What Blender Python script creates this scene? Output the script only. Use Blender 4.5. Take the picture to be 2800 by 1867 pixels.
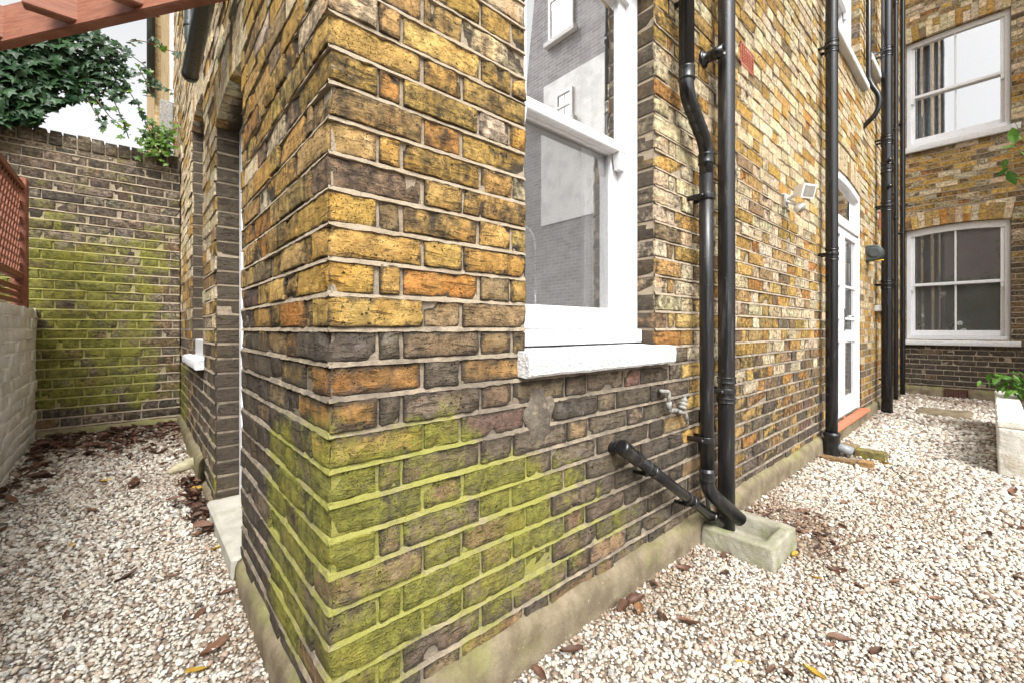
import bpy, math, random
import numpy as np
from mathutils import Vector, Matrix, noise as mnoise

# ------------------------------------------------------------------ camera, world, sun, exposure
scene = bpy.context.scene
for o in list(bpy.data.objects):
    bpy.data.objects.remove(o, do_unlink=True)
COL = scene.collection
F_PX = math.sqrt(1033.0 * 1310.0)          # focal length in photo pixels (photo 2800 wide)
PX_CX, PX_HY = 1400.0, 900.0               # optical centre column, horizon row
TH = math.atan2(1310.0, F_PX)              # house front runs along +X, 48.4 deg from the view axis
EYE = 1.0
cam_d = bpy.data.cameras.new('camera')
cam = bpy.data.objects.new('camera', cam_d); COL.objects.link(cam)
cam.location = (0, 0, EYE)
cam.rotation_euler = (math.radians(90), 0, -(math.pi / 2 - TH))
cam_d.sensor_width = 36.0
cam_d.lens = F_PX / 2800.0 * 36.0
cam_d.shift_y = -(933.5 - PX_HY) / 2800.0
cam_d.clip_start = 0.02
cam_d.clip_end = 500
scene.camera = cam

SUN_EL, SUN_ROT = math.radians(50), math.radians(212)
w = bpy.data.worlds.new('World'); scene.world = w; w.use_nodes = True
nt = w.node_tree; nt.nodes.clear()
sky = nt.nodes.new('ShaderNodeTexSky'); sky.sky_type = 'NISHITA'; sky.sun_disc = False
sky.sun_elevation = SUN_EL; sky.sun_rotation = SUN_ROT
sky.air_density = 1.0; sky.dust_density = 6.0; sky.ozone_density = 1.0; sky.altitude = 20
hs = nt.nodes.new('ShaderNodeHueSaturation'); hs.inputs['Saturation'].default_value = 0.05
bg = nt.nodes.new('ShaderNodeBackground'); bg.inputs['Strength'].default_value = 0.15
ow = nt.nodes.new('ShaderNodeOutputWorld')
nt.links.new(sky.outputs[0], hs.inputs['Color']); nt.links.new(hs.outputs[0], bg.inputs['Color'])
nt.links.new(bg.outputs[0], ow.inputs['Surface'])

sd = bpy.data.lights.new('sun', 'SUN'); sd.energy = 1.5; sd.angle = math.radians(35); sd.color = (1.0, 0.97, 0.92)
sun = bpy.data.objects.new('sun', sd); COL.objects.link(sun)
# Sky Texture: rotation 0 puts the sun on +Y, turning clockwise seen from above
sdir = Vector((math.sin(SUN_ROT) * math.cos(SUN_EL), math.cos(SUN_ROT) * math.cos(SUN_EL), math.sin(SUN_EL)))
sun.rotation_euler = sdir.to_track_quat('Z', 'Y').to_euler()
sun.location = (0, -3, 8)

scene.view_settings.view_transform = 'Standard'
scene.view_settings.look = 'None'
scene.view_settings.exposure = 1.18
scene.view_settings.gamma = 1.0
scene.view_settings.use_curve_mapping = False
scene.cycles.max_bounces = 8
scene.cycles.transparent_max_bounces = 12
scene.cycles.use_denoising = True

R = random.Random(11)
SX = Vector((math.sin(TH), math.cos(TH)))   # X axis in (right, forward) camera terms
SY = Vector((-math.cos(TH), math.sin(TH)))

# ------------------------------------------------------------------ projection helpers
def project(p):
    r = p[0] * SX.x + p[1] * SY.x
    f = p[0] * SX.y + p[1] * SY.y
    if f < 0.05: return None
    return (PX_CX + F_PX * r / f, PX_HY - F_PX * (p[2] - EYE) / f, f)
def ray(px, py):
    u = (px - PX_CX) / F_PX; v = (PX_HY - py) / F_PX
    return Vector((u * SX.x + SX.y, u * SY.x + SY.y, v))
def at_y(px, py, Y):
    d = ray(px, py); return Vector((d.x * Y / d.y, Y, EYE + d.z * Y / d.y))
def at_x(px, py, X):
    d = ray(px, py); return Vector((X, d.y * X / d.x, EYE + d.z * X / d.x))
def ground_z(x, y):
    return max(0.0, 0.046 * (min(y, 4.9) - 0.55)) - 0.012
def at_ground(px, py):
    d = ray(px, py); t = 1.0
    for _ in range(30):
        z = ground_z(d.x * t, d.y * t)
        t = (z - EYE) / d.z
    return Vector((d.x * t, d.y * t, z))

# ------------------------------------------------------------------ object helpers
def thing(name, label, cat, loc=(0, 0, 0), group=None):
    o = bpy.data.objects.new(name, None); COL.objects.link(o)
    o.location = loc; o.empty_display_size = 0.1
    o['label'] = label; o['category'] = cat; o['kind'] = 'thing'
    if group: o['group'] = group
    return o
def tag(o, label, cat, group=None):
    o['label'] = label; o['category'] = cat; o['kind'] = 'thing'
    if group: o['group'] = group
    return o
def set_parent(o, p):
    o.parent = p
    # chain of plain translations
    loc = Vector((0, 0, 0)); q = p
    while q is not None:
        loc += q.location + q.matrix_parent_inverse.translation
        q = q.parent
    o.matrix_parent_inverse = Matrix.Translation(-loc)
def link(name, me, mat, parent=None, smooth=False):
    if mat is not None and len(me.materials) == 0: me.materials.append(mat)
    if smooth: me.polygons.foreach_set('use_smooth', [True] * len(me.polygons))
    o = bpy.data.objects.new(name, me); COL.objects.link(o)
    if parent is not None: set_parent(o, parent)
    return o
class MB:
    """collects shapes in world space; build() links them as one mesh"""
    def __init__(s): s.v = []; s.f = []
    def add(s, vs, fs):
        b = len(s.v); s.v += [tuple(v) for v in vs]; s.f += [tuple(i + b for i in f) for f in fs]; return s
    def box(s, x0, x1, y0, y1, z0, z1, bev=0.0):
        if bev <= 0:
            vs = [(x, y, z) for x in (x0, x1) for y in (y0, y1) for z in (z0, z1)]
            fs = [(0, 1, 3, 2), (4, 6, 7, 5), (0, 4, 5, 1), (2, 3, 7, 6), (0, 2, 6, 4), (1, 5, 7, 3)]
            return s.add(vs, fs)
        bev = min(bev, (x1 - x0) * .45, (y1 - y0) * .45, (z1 - z0) * .45)
        V, Fc = chamfer_box(x1 - x0, y1 - y0, z1 - z0, bev)
        return s.add([(a + x0, b + y0, c + z0) for a, b, c in V], Fc)
    def obox(s, o, ax, ay, az, bev=0.0):
        """box from corner o along three edge vectors"""
        o, ax, ay, az = Vector(o), Vector(ax), Vector(ay), Vector(az)
        lx, ly, lz = ax.length, ay.length, az.length
        V, Fc = chamfer_box(lx, ly, lz, min(bev, lx * .4, ly * .4, lz * .4)) if bev > 0 else chamfer_box(lx, ly, lz, 0)
        ux, uy, uz = ax / lx, ay / ly, az / lz
        return s.add([o + ux * a + uy * b + uz * c for a, b, c in V], Fc)
    def tube(s, path, rad, seg=16, cap=True, inner=None):
        path = [Vector(p) for p in path]
        n = len(path)
        rads = rad if isinstance(rad, (list, tuple)) else [rad] * n
        rings = []
        t0 = (path[1] - path[0]).normalized()
        up = Vector((0, 0, 1)) if abs(t0.z) < .9 else Vector((1, 0, 0))
        a = t0.cross(up).normalized()
        vs = []; fs = []
        for i, p in enumerate(path):
            t = (path[min(i + 1, n - 1)] - path[max(i - 1, 0)]).normalized()
            a = (a - t * a.dot(t)).normalized(); b = t.cross(a)
            for k in range(seg):
                th = 2 * math.pi * k / seg
                vs.append(p + (a * math.cos(th) + b * math.sin(th)) * rads[i])
        for i in range(n - 1):
            for k in range(seg):
                k2 = (k + 1) % seg
                fs.append((i * seg + k, i * seg + k2, (i + 1) * seg + k2, (i + 1) * seg + k))
        if cap:
            fs.append(tuple(range(seg - 1, -1, -1)))
            fs.append(tuple((n - 1) * seg + k for k in range(seg)))
        return s.add(vs, fs)
    def lathe(s, c, prof, axis=(0, 0, 1), seg=20):
        """prof: list of (radius, height along axis)"""
        c = Vector(c); ax = Vector(axis).normalized()
        pts = [c + ax * h for r_, h in prof]
        up = Vector((0, 0, 1)) if abs(ax.z) < .9 else Vector((1, 0, 0))
        a = ax.cross(up).normalized(); b = ax.cross(a)
        vs = []; fs = []
        for (r_, h), p in zip(prof, pts):
            for k in range(seg):
                th = 2 * math.pi * k / seg
                vs.append(p + (a * math.cos(th) + b * math.sin(th)) * max(r_, 1e-5))
        for i in range(len(prof) - 1):
            for k in range(seg):
                k2 = (k + 1) % seg
                fs.append((i * seg + k, i * seg + k2, (i + 1) * seg + k2, (i + 1) * seg + k))
        return s.add(vs, fs)
    def build(s, name, mat, parent=None, smooth=False):
        me = bpy.data.meshes.new(name); me.from_pydata(s.v, [], s.f); me.update()
        return link(name, me, mat, parent, smooth)
def chamfer_box(lx, ly, lz, b):
    if b <= 0:
        vs = [(x, y, z) for x in (0, lx) for y in (0, ly) for z in (0, lz)]
        return vs, [(0, 1, 3, 2), (4, 6, 7, 5), (0, 4, 5, 1), (2, 3, 7, 6), (0, 2, 6, 4), (1, 5, 7, 3)]
    # each corner has three vertices
    V = []; idx = {}
    L = (lx, ly, lz)
    for ix in (0, 1):
        for iy in (0, 1):
            for iz in (0, 1):
                base = [(b if i == 0 else l - b) for i, l in zip((ix, iy, iz), L)]
                for ax in range(3):
                    p = list(base); p[ax] = 0 if (ix, iy, iz)[ax] == 0 else L[ax]
                    idx[(ix, iy, iz, ax)] = len(V); V.append(tuple(p))
    Fc = []
    def q(*k): Fc.append(tuple(idx[i] for i in k))
    for s_ in (0, 1):
        q(*[(s_, a, c, 0) for a, c in (((0, 0), (0, 1), (1, 1), (1, 0)) if s_ == 0 else ((0, 0), (1, 0), (1, 1), (0, 1)))])
        q(*[(a, s_, c, 1) for a, c in (((0, 0), (1, 0), (1, 1), (0, 1)) if s_ == 0 else ((0, 0), (0, 1), (1, 1), (1, 0)))])
        q(*[(a, c, s_, 2) for a, c in (((0, 0), (0, 1), (1, 1), (1, 0)) if s_ == 0 else ((0, 0), (1, 0), (1, 1), (0, 1)))])
    for a in (0, 1):
        for c in (0, 1):
            q((a, c, 0, 0), (a, c, 1, 0), (a, c, 1, 1), (a, c, 0, 1))
            q((a, 0, c, 0), (a, 1, c, 0), (a, 1, c, 2), (a, 0, c, 2))
            q((0, a, c, 1), (1, a, c, 1), (1, a, c, 2), (0, a, c, 2))
    for a in (0, 1):
        for c in (0, 1):
            for d in (0, 1):
                q((a, c, d, 0), (a, c, d, 1), (a, c, d, 2))
    return V, Fc

# ------------------------------------------------------------------ materials
def new_mat(name):
    m = bpy.data.materials.new(name); m.use_nodes = True
    n = m.node_tree; n.nodes.clear()
    out = n.nodes.new('ShaderNodeOutputMaterial'); b = n.nodes.new('ShaderNodeBsdfPrincipled')
    n.links.new(b.outputs[0], out.inputs[0])
    return m, n, b
class G:
    """small node-graph builder"""
    def __init__(s, nt_): s.t = nt_; s.L = nt_.links.new
    def n(s, typ, **kw):
        x = s.t.nodes.new(typ)
        for k, v in kw.items(): setattr(x, k, v)
        return x
    def put(s, sock, v):
        if v is None: return
        if hasattr(v, 'links') or isinstance(v, bpy.types.NodeSocket): s.L(v, sock)
        elif isinstance(v, tuple) and len(v) == 3 and sock.type == 'RGBA': sock.default_value = (*v, 1)
        else: sock.default_value = v
    def pos(s): return s.n('ShaderNodeNewGeometry').outputs['Position']
    def attr(s, name, typ='Fac'):
        a = s.n('ShaderNodeAttribute'); a.attribute_name = name; return a.outputs[typ]
    def noise(s, vec, scale, detail=4, rough=.55, out='Fac'):
        x = s.n('ShaderNodeTexNoise'); s.L(vec, x.inputs['Vector'])
        x.inputs['Scale'].default_value = scale; x.inputs['Detail'].default_value = detail
        x.inputs['Roughness'].default_value = rough
        return x.outputs[out]
    def voro(s, vec, scale, feat='F1', out='Distance'):
        x = s.n('ShaderNodeTexVoronoi', feature=feat); s.L(vec, x.inputs['Vector']); x.inputs['Scale'].default_value = scale
        return x.outputs[out]
    def vmul(s, vec, v):
        x = s.n('ShaderNodeVectorMath', operation='MULTIPLY'); s.L(vec, x.inputs[0]); x.inputs[1].default_value = v; return x.outputs[0]
    def vadd(s, a, b):
        x = s.n('ShaderNodeVectorMath', operation='ADD'); s.put(x.inputs[0], a); s.put(x.inputs[1], b); return x.outputs[0]
    def m(s, op, a, b=None, c=None, clamp=False):
        x = s.n('ShaderNodeMath', operation=op, use_clamp=clamp); s.put(x.inputs[0], a); s.put(x.inputs[1], b); s.put(x.inputs[2], c)
        return x.outputs[0]
    def ss(s, v, lo, hi, a=0.0, b=1.0):
        x = s.n('ShaderNodeMapRange', interpolation_type='SMOOTHSTEP'); s.put(x.inputs[0], v)
        for i, q in zip((1, 2, 3, 4), (lo, hi, a, b)): x.inputs[i].default_value = q
        return x.outputs[0]
    def mix(s, f, a, b, mode='MIX'):
        x = s.n('ShaderNodeMix', data_type='RGBA', blend_type=mode); s.put(x.inputs[0], f); s.put(x.inputs[6], a); s.put(x.inputs[7], b)
        return x.outputs[2]
    def bump(s, h, strength, dist, normal=None):
        x = s.n('ShaderNodeBump'); s.L(h, x.inputs['Height']); x.inputs['Strength'].default_value = strength
        x.inputs['Distance'].default_value = dist
        if normal is not None: s.L(normal, x.inputs['Normal'])
        return x.outputs[0]

def moss_noise(g, p):
    a = g.m('MULTIPLY', g.noise(g.vmul(p, (5.5, 5.5, 3.6)), 1.0, 6, .66), 1.25)
    b_ = g.m('MULTIPLY', g.noise(p, 15, 5, .65), .45); c_ = g.m('MULTIPLY', g.noise(p, 60, 4, .6), .30)
    return g.m('SUBTRACT', g.m('ADD', g.m('ADD', a, b_), c_), .45)
def stain_mask(g, p0, soot):
    a = g.m('ADD', g.m('MULTIPLY', g.noise(p0, 2.6, 6, .62), .55), g.m('MULTIPLY', g.noise(g.vmul(p0, (7, 7, 2.2)), 1.0, 5, .6), .45))
    return g.ss(g.m('ADD', a, g.m('MULTIPLY', soot, .55)), .60, .90, 0, .70)
def mat_brick(name='stock_brick'):
    m, t, b = new_mat(name); g = G(t)
    p0 = g.pos(); rnd = g.attr('rnd'); edge = g.attr('edge'); moss = g.attr('moss'); soot = g.attr('soot')
    off = g.n('ShaderNodeCombineXYZ'); g.L(g.m('MULTIPLY', rnd, 37.0), off.inputs[0]); g.L(g.m('MULTIPLY', rnd, 91.0), off.inputs[1]); g.L(g.m('MULTIPLY', rnd, 53.0), off.inputs[2])
    p = g.vadd(p0, off.outputs[0])
    base = g.attr('bcol', 'Color')
    n1 = g.noise(p, 16, 5, .6); n2 = g.noise(p, 34, 6, .65); n3 = g.noise(p, 7, 3, .5)
    fine = g.noise(p0, 210, 4, .7)
    # pale / orange drift across the face
    warm = g.mix(1.0, base, (1.05, .92, .80), 'MULTIPLY')
    pale = g.mix(1.0, base, (1.25, 1.32, 1.6), 'MULTIPLY')
    c = g.mix(g.ss(n3, .5, .72), base, warm)
    c = g.mix(g.ss(n1, .52, .74, 0, .8), c, pale)
    val = g.ss(n2, .28, .72, .58, 1.3)
    c = g.mix(1.0, c, g.mix(val, (0, 0, 0), (1, 1, 1)), 'MULTIPLY') if False else c
    hv = g.n('ShaderNodeHueSaturation'); g.L(c, hv.inputs['Color']); g.L(g.m('MULTIPLY', val, g.ss(fine, .25, .75, .8, 1.2)), hv.inputs['Value']); c = hv.outputs[0]
    # soot left on the rim of each brick and in blotches
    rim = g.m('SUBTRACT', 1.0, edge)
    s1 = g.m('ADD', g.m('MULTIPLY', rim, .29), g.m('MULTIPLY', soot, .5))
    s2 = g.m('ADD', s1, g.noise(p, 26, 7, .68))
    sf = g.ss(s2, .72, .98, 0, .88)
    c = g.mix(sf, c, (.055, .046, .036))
    crack = g.noise(g.vmul(p, (11, 11, 62)), 1.0, 6, .62)
    c = g.mix(g.ss(crack, .58, .70, 0, .52), c, (.05, .04, .03))
    ck2 = g.noise(g.vmul(p, (30, 30, 120)), 1.0, 5, .65)
    c = g.mix(g.ss(ck2, .59, .71, 0, .42), c, (.07, .055, .04))
    # black outline round each face: shade of the joint crevices painted in
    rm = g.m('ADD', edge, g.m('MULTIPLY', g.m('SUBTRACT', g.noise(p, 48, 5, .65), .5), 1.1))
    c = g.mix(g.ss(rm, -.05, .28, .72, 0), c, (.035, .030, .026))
    # blow holes
    v1 = g.voro(g.vadd(p, g.vmul(g.noise(p, 60, 2, .5, 'Color'), (.012, .012, .012))), 62)
    pitmask = g.ss(g.noise(p, 13, 2), .52, .66)
    pit = g.m('MULTIPLY', g.ss(v1, .10, .24, 1, 0), pitmask)
    v2 = g.voro(p, 190); pit2 = g.m('MULTIPLY', g.ss(v2, .16, .30, 1, 0), g.ss(g.noise(p, 22, 2), .44, .56))
    pits = g.m('MAXIMUM', pit, g.m('MULTIPLY', pit2, .85))
    c = g.mix(g.m('MULTIPLY', pits, .85), c, (.018, .015, .012))
    # stains that run over bricks and joints alike
    c = g.mix(stain_mask(g, p0, soot), c, (.075, .060, .045))
    # lime bloom specks
    sp = g.m('MULTIPLY', g.ss(g.noise(p0, 5.5, 6, .7), .66, .74), g.ss(g.noise(p0, 90, 3), .45, .6))
    c = g.mix(g.m('MULTIPLY', sp, .5), c, (.55, .53, .48))
    # moss
    mn = moss_noise(g, p0)
    mf = g.ss(g.m('ADD', g.m('SUBTRACT', moss, .58), mn), .40, .78)
    mcol = g.mix(g.ss(g.noise(p0, 30, 6, .72), .3, .7), (.090, .092, .020), (.255, .255, .045))
    mcol = g.mix(g.ss(g.noise(p0, 6, 3), .45, .7, 0, .6), mcol, (.32, .29, .045))
    mcol = g.mix(g.m('MULTIPLY', pits, .7), mcol, (.02, .022, .008))
    c = g.mix(g.m('MULTIPLY', mf, .80), c, mcol)
    g.L(c, b.inputs['Base Color']); b.inputs['Roughness'].default_value = .93
    b.inputs['Specular IOR Level'].default_value = .15
    h = g.m('ADD', g.m('MULTIPLY', crack, .55), g.m('ADD', g.m('MULTIPLY', n2, .6), g.m('MULTIPLY', fine, .28)))
    h = g.m('SUBTRACT', g.m('SUBTRACT', h, g.m('ADD', g.m('MULTIPLY', g.ss(crack, .56, .7), .7), g.m('MULTIPLY', g.ss(ck2, .56, .7), .35))), g.m('MULTIPLY', pits, 1.4))
    h = g.m('ADD', h, g.m('MULTIPLY', mf, g.m('MULTIPLY', g.noise(p0, 160, 3), .5)))
    g.L(g.bump(h, 1.0, .009), b.inputs['Normal'])
    return m
def mat_mortar(name='lime_mortar'):
    m, t, b = new_mat(name); g = G(t)
    p = g.pos(); moss = g.attr('moss'); soot = g.attr('soot')
    n1 = g.noise(p, 12, 5, .6); fine = g.noise(p, 260, 3, .7)
    c = g.mix(n1, (.27, .21, .145), (.47, .40, .30))
    c = g.mix(g.ss(fine, .3, .75, 0, .45), c, (.20, .155, .11))
    sf = g.ss(g.m('ADD', g.noise(p, 20, 6, .65), g.m('MULTIPLY', soot, .45)), .52, .80, 0, .7)
    c = g.mix(sf, c, (.13, .11, .09))
    c = g.mix(stain_mask(g, p, soot), c, (.11, .095, .08))
    mn = moss_noise(g, p)
    mf = g.ss(g.m('ADD', g.m('SUBTRACT', moss, .58), mn), .38, .76)
    c = g.mix(g.m('MULTIPLY', mf, .80), c, g.mix(fine, (.17, .175, .030), (.38, .37, .08)))
    g.L(c, b.inputs['Base Color']); b.inputs['Roughness'].default_value = .95; b.inputs['Specular IOR Level'].default_value = .1
    h = g.m('ADD', g.m('MULTIPLY', fine, .35), g.noise(p, 70, 5, .65))
    g.L(g.bump(h, 1.0, .006), b.inputs['Normal'])
    return m
def mat_noise(name, c1, c2, scale=20, rough=.8, bump=.3, bdist=.003, fine=150, spec=.3, stain=None, stain_scale=5, stain_lo=.55, stain_hi=.7, stain_amt=.7, metallic=0, coat=0):
    m, t, b = new_mat(name); g = G(t); p = g.pos()
    c = g.mix(g.ss(g.noise(p, scale, 5, .6), .3, .7), c1, c2)
    f = g.noise(p, fine, 3, .7)
    c = g.mix(g.ss(f, .35, .75, 0, .3), c, tuple(x * .55 for x in c1))
    if stain: c = g.mix(g.ss(g.noise(p, stain_scale, 6, .65), stain_lo, stain_hi, 0, stain_amt), c, stain)
    g.L(c, b.inputs['Base Color']); b.inputs['Roughness'].default_value = rough
    b.inputs['Specular IOR Level'].default_value = spec; b.inputs['Metallic'].default_value = metallic
    b.inputs['Coat Weight'].default_value = coat
    if bump > 0:
        h = g.m('ADD', g.m('MULTIPLY', f, .4), g.noise(p, scale * 3, 5, .6))
        g.L(g.bump(h, bump, bdist), b.inputs['Normal'])
    return m
def mat_pipe(name, col, dust=.35, rough=.28):
    m, t, b = new_mat(name); g = G(t); p = g.pos()
    stk = g.noise(g.vmul(p, (60, 60, 4)), 1.0, 5, .65)
    d = g.m('MULTIPLY', g.ss(stk, .5, .75), dust)
    spk = g.ss(g.voro(p, 70), .07, .13, 1, 0)
    spk = g.m('MULTIPLY', spk, g.ss(g.noise(p, 9, 3), .56, .68, 0, dust * 1.1))
    c = g.mix(d, col, (.075, .073, .07)); c = g.mix(spk, c, (.42, .42, .40))
    g.L(c, b.inputs['Base Color'])
    g.L(g.m('ADD', g.m('MULTIPLY', d, .6), rough), b.inputs['Roughness'])
    g.L(g.bump(g.noise(p, 55, 4, .6), .18, .003), b.inputs['Normal'])
    return m
def mat_attr(name, rough=.7, bump=.35, fine=300, spec=.25, vary=.4):
    """colour from the 'bcol' attribute"""
    m, t, b = new_mat(name); g = G(t); p = g.pos()
    c = g.attr('bcol', 'Color'); f = g.noise(p, fine, 4, .65)
    hv = g.n('ShaderNodeHueSaturation'); g.L(c, hv.inputs['Color']); g.L(g.ss(f, .25, .75, 1 - vary, 1 + vary * .6), hv.inputs['Value'])
    g.L(hv.outputs[0], b.inputs['Base Color']); b.inputs['Roughness'].default_value = rough; b.inputs['Specular IOR Level'].default_value = spec
    if bump: g.L(g.bump(f, bump, .002), b.inputs['Normal'])
    return m
def mat_leaf(name, c1, c2, rough=.5, spec=.4, trans=.25, obj_random=True):
    m, t, b = new_mat(name); g = G(t); p = g.pos()
    oi = g.n('ShaderNodeObjectInfo')
    r = g.attr('rnd') if not obj_random else oi.outputs['Random']
    n = g.noise(p, 45, 4, .6)
    f = g.m('ADD', g.m('MULTIPLY', r, .75), g.m('MULTIPLY', g.m('SUBTRACT', n, .5), .9), clamp=True)
    c = g.mix(f, c1, c2)
    g.L(c, b.inputs['Base Color']); b.inputs['Roughness'].default_value = rough; b.inputs['Specular IOR Level'].default_value = spec
    out = [x for x in t.nodes if x.type == 'OUTPUT_MATERIAL'][0]
    tr = g.n('ShaderNodeBsdfTranslucent'); g.L(c, tr.inputs[0])
    mx = g.n('ShaderNodeMixShader'); mx.inputs[0].default_value = trans
    g.L(b.outputs[0], mx.inputs[1]); g.L(tr.outputs[0], mx.inputs[2]); g.L(mx.outputs[0], out.inputs[0])
    g.L(g.bump(n, .3, .004), b.inputs['Normal'])
    return m
def mat_glass(name, base=.12, ior=1.5, tint=(.95, .97, .96), film=0.0):
    m = bpy.data.materials.new(name); m.use_nodes = True; t = m.node_tree; t.nodes.clear(); g = G(t)
    out = g.n('ShaderNodeOutputMaterial')
    tr = g.n('ShaderNodeBsdfTransparent'); tr.inputs[0].default_value = (*tint, 1)
    gl = g.n('ShaderNodeBsdfGlossy'); gl.inputs['Roughness'].default_value = .012; gl.inputs[0].default_value = (1, 1, 1, 1)
    fr = g.n('ShaderNodeFresnel'); fr.inputs['IOR'].default_value = ior
    p = g.pos()
    nb = g.bump(g.noise(p, 2.5, 1), .012, .01); g.L(nb, gl.inputs['Normal'])
    f = g.m('ADD', fr.outputs[0], base, clamp=True)
    mx = g.n('ShaderNodeMixShader'); g.L(f, mx.inputs[0]); g.L(tr.outputs[0], mx.inputs[1]); g.L(gl.outputs[0], mx.inputs[2])
    res = mx.outputs[0]
    if film > 0:   # dust and dried drops, with an even haze painted over the pane
        df = g.n('ShaderNodeBsdfDiffuse'); df.inputs[0].default_value = (.7, .7, .7, 1)
        k = g.m('ADD', g.m('MULTIPLY', g.ss(g.noise(p, 160, 5, .75), .58, .72), .35), film * .5)
        k = g.m('MULTIPLY', k, g.ss(g.noise(p, 5, 6, .6), .25, .75, .65, 1))
        m2 = g.n('ShaderNodeMixShader'); g.L(k, m2.inputs[0]); g.L(res, m2.inputs[1]); g.L(df.outputs[0], m2.inputs[2]); res = m2.outputs[0]
    g.L(res, out.inputs[0])
    return m
def mat_wallbrick(name, c1, c2, mortar):
    """brickwork too far off (or seen in reflections only) to pick bricks apart"""
    m, t, b = new_mat(name); g = G(t)
    geo = g.n('ShaderNodeNewGeometry')
    sx = g.n('ShaderNodeSeparateXYZ'); g.L(geo.outputs['Position'], sx.inputs[0])
    cx = g.n('ShaderNodeCombineXYZ'); g.L(g.m('ADD', sx.outputs[0], sx.outputs[1]), cx.inputs[0]); g.L(sx.outputs[2], cx.inputs[1])
    br = g.n('ShaderNodeTexBrick'); g.L(cx.outputs[0], br.inputs['Vector']); br.inputs['Scale'].default_value = 1.0
    br.inputs['Brick Width'].default_value = .23; br.inputs['Row Height'].default_value = .0755; br.inputs['Mortar Size'].default_value = .006
    br.inputs['Color1'].default_value = (*c1, 1); br.inputs['Color2'].default_value = (*c2, 1); br.inputs['Mortar'].default_value = (*mortar, 1)
    c = g.mix(g.ss(g.noise(geo.outputs['Position'], 3, 5), .4, .7, 0, .5), br.outputs[0], tuple(x * .5 for x in c1))
    g.L(c, b.inputs['Base Color']); b.inputs['Roughness'].default_value = .95; b.inputs['Specular IOR Level'].default_value = .1
    g.L(g.bump(g.m('SUBTRACT', 1.0, br.outputs['Fac']), .6, .005), b.inputs['Normal'])
    return m

def mat_plinth():
    m, t, b = new_mat('plinth_cement'); g = G(t); p = g.pos()
    sep = g.n('ShaderNodeSeparateXYZ'); g.L(p, sep.inputs[0]); z = sep.outputs[2]
    f = g.noise(p, 330, 3, .7); n = g.noise(p, 9, 6, .65)
    c = g.mix(g.ss(n, .3, .7), (.145, .115, .075), (.29, .24, .165))
    c = g.mix(g.ss(f, .35, .7, 0, .5), c, (.10, .08, .05))
    al = g.m('ADD', g.noise(p, 6, 6, .65), g.m('MULTIPLY', g.m('SUBTRACT', g.m('MINIMUM', z, .115), .05), 2.2))
    c = g.mix(g.ss(al, .54, .84, 0, .65), c, (.22, .225, .075))
    st = g.noise(g.vmul(p, (10, 10, 2)), 1.0, 6, .65)
    c = g.mix(g.ss(st, .52, .70, 0, .55), c, (.11, .085, .055))
    c = g.mix(g.ss(g.noise(p, 24, 6, .7), .64, .72, 0, .7), c, (.46, .42, .33))
    g.L(c, b.inputs['Base Color']); b.inputs['Roughness'].default_value = .95; b.inputs['Specular IOR Level'].default_value = .1
    h = g.m('ADD', g.m('MULTIPLY', f, .35), g.noise(p, 40, 6, .65)); g.L(g.bump(h, 1.0, .006), b.inputs['Normal'])
    return m
M = {}
M['brick'] = mat_brick()
M['mortar'] = mat_mortar()
M['concrete'] = mat_plinth()
M['patch'] = mat_noise('old_cement_smear', (.10, .085, .07), (.19, .16, .125), 22, .95, 1.0, .006, 200, .1, stain=(.34, .29, .21), stain_scale=14, stain_lo=.52, stain_hi=.66, stain_amt=.7)
M['slab'] = mat_noise('pale_concrete', (.34, .32, .27), (.46, .44, .38), 9, .9, .4, .003, 260, .15, stain=(.22, .23, .12), stain_scale=6, stain_amt=.4)
M['white'] = mat_noise('white_gloss_paint', (.70, .70, .715), (.75, .75, .765), 6, .35, .06, .002, 60, .4, stain=(.56, .56, .55), stain_scale=5, stain_lo=.58, stain_hi=.75, stain_amt=.35)
M['stone_white'] = mat_noise('white_masonry_paint', (.66, .66, .67), (.74, .74, .74), 30, .8, 1.0, .012, 110, .2, stain=(.50, .49, .46), stain_scale=7, stain_lo=.56, stain_hi=.75, stain_amt=.5)
M['glass'] = mat_glass('window_glass', .60, 1.5, film=.05)
M['glass_low'] = mat_glass('dusty_glass', .30, 1.5, film=.16)
M['glass_sky'] = mat_glass('far_glass', .50, 1.6)
M['glass_dim'] = mat_glass('far_glass_dim', .16, 1.5, film=.20)
M['pipe'] = mat_pipe('black_pipe_paint', (.008, .008, .009), .22, .20)
M['pipe_old'] = mat_pipe('worn_black_plastic', (.011, .011, .012), .70, .30)
M['pipe_grey'] = mat_pipe('grey_plastic', (.20, .21, .22), .3, .45)
M['pipe_green'] = mat_pipe('dark_green_pipe', (.022, .026, .024), .4, .35)
M['rubber'] = mat_noise('black_rubber', (.012, .012, .012), (.02, .02, .02), 30, .5, .05, .001, 100, .3)
M['trough'] = mat_noise('mossy_stone', (.27, .25, .19), (.38, .36, .29), 12, .95, 1.0, .007, 240, .1, stain=(.17, .19, .06), stain_scale=7, stain_lo=.46, stain_hi=.68, stain_amt=.65)
M['earth'] = mat_noise('dark_earth', (.07, .05, .035), (.12, .09, .06), 25, .95, .6, .006, 160, .1)
def mat_wood(name, c1, c2, grain):
    m, t, b = new_mat(name); g = G(t); p = g.pos()
    n = g.noise(g.vmul(p, grain), 1.0, 7, .68); k = g.noise(p, 5, 4)
    c = g.mix(g.ss(n, .3, .7), c1, c2); c = g.mix(g.ss(n, .58, .70, 0, .55), c, tuple(x * .45 for x in c1)); c = g.mix(g.ss(k, .5, .72, 0, .4), c, tuple(x * 1.35 for x in c2))
    g.L(c, b.inputs['Base Color']); b.inputs['Roughness'].default_value = .6; b.inputs['Specular IOR Level'].default_value = .3
    g.L(g.bump(n, .6, .003), b.inputs['Normal']); return m
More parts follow.
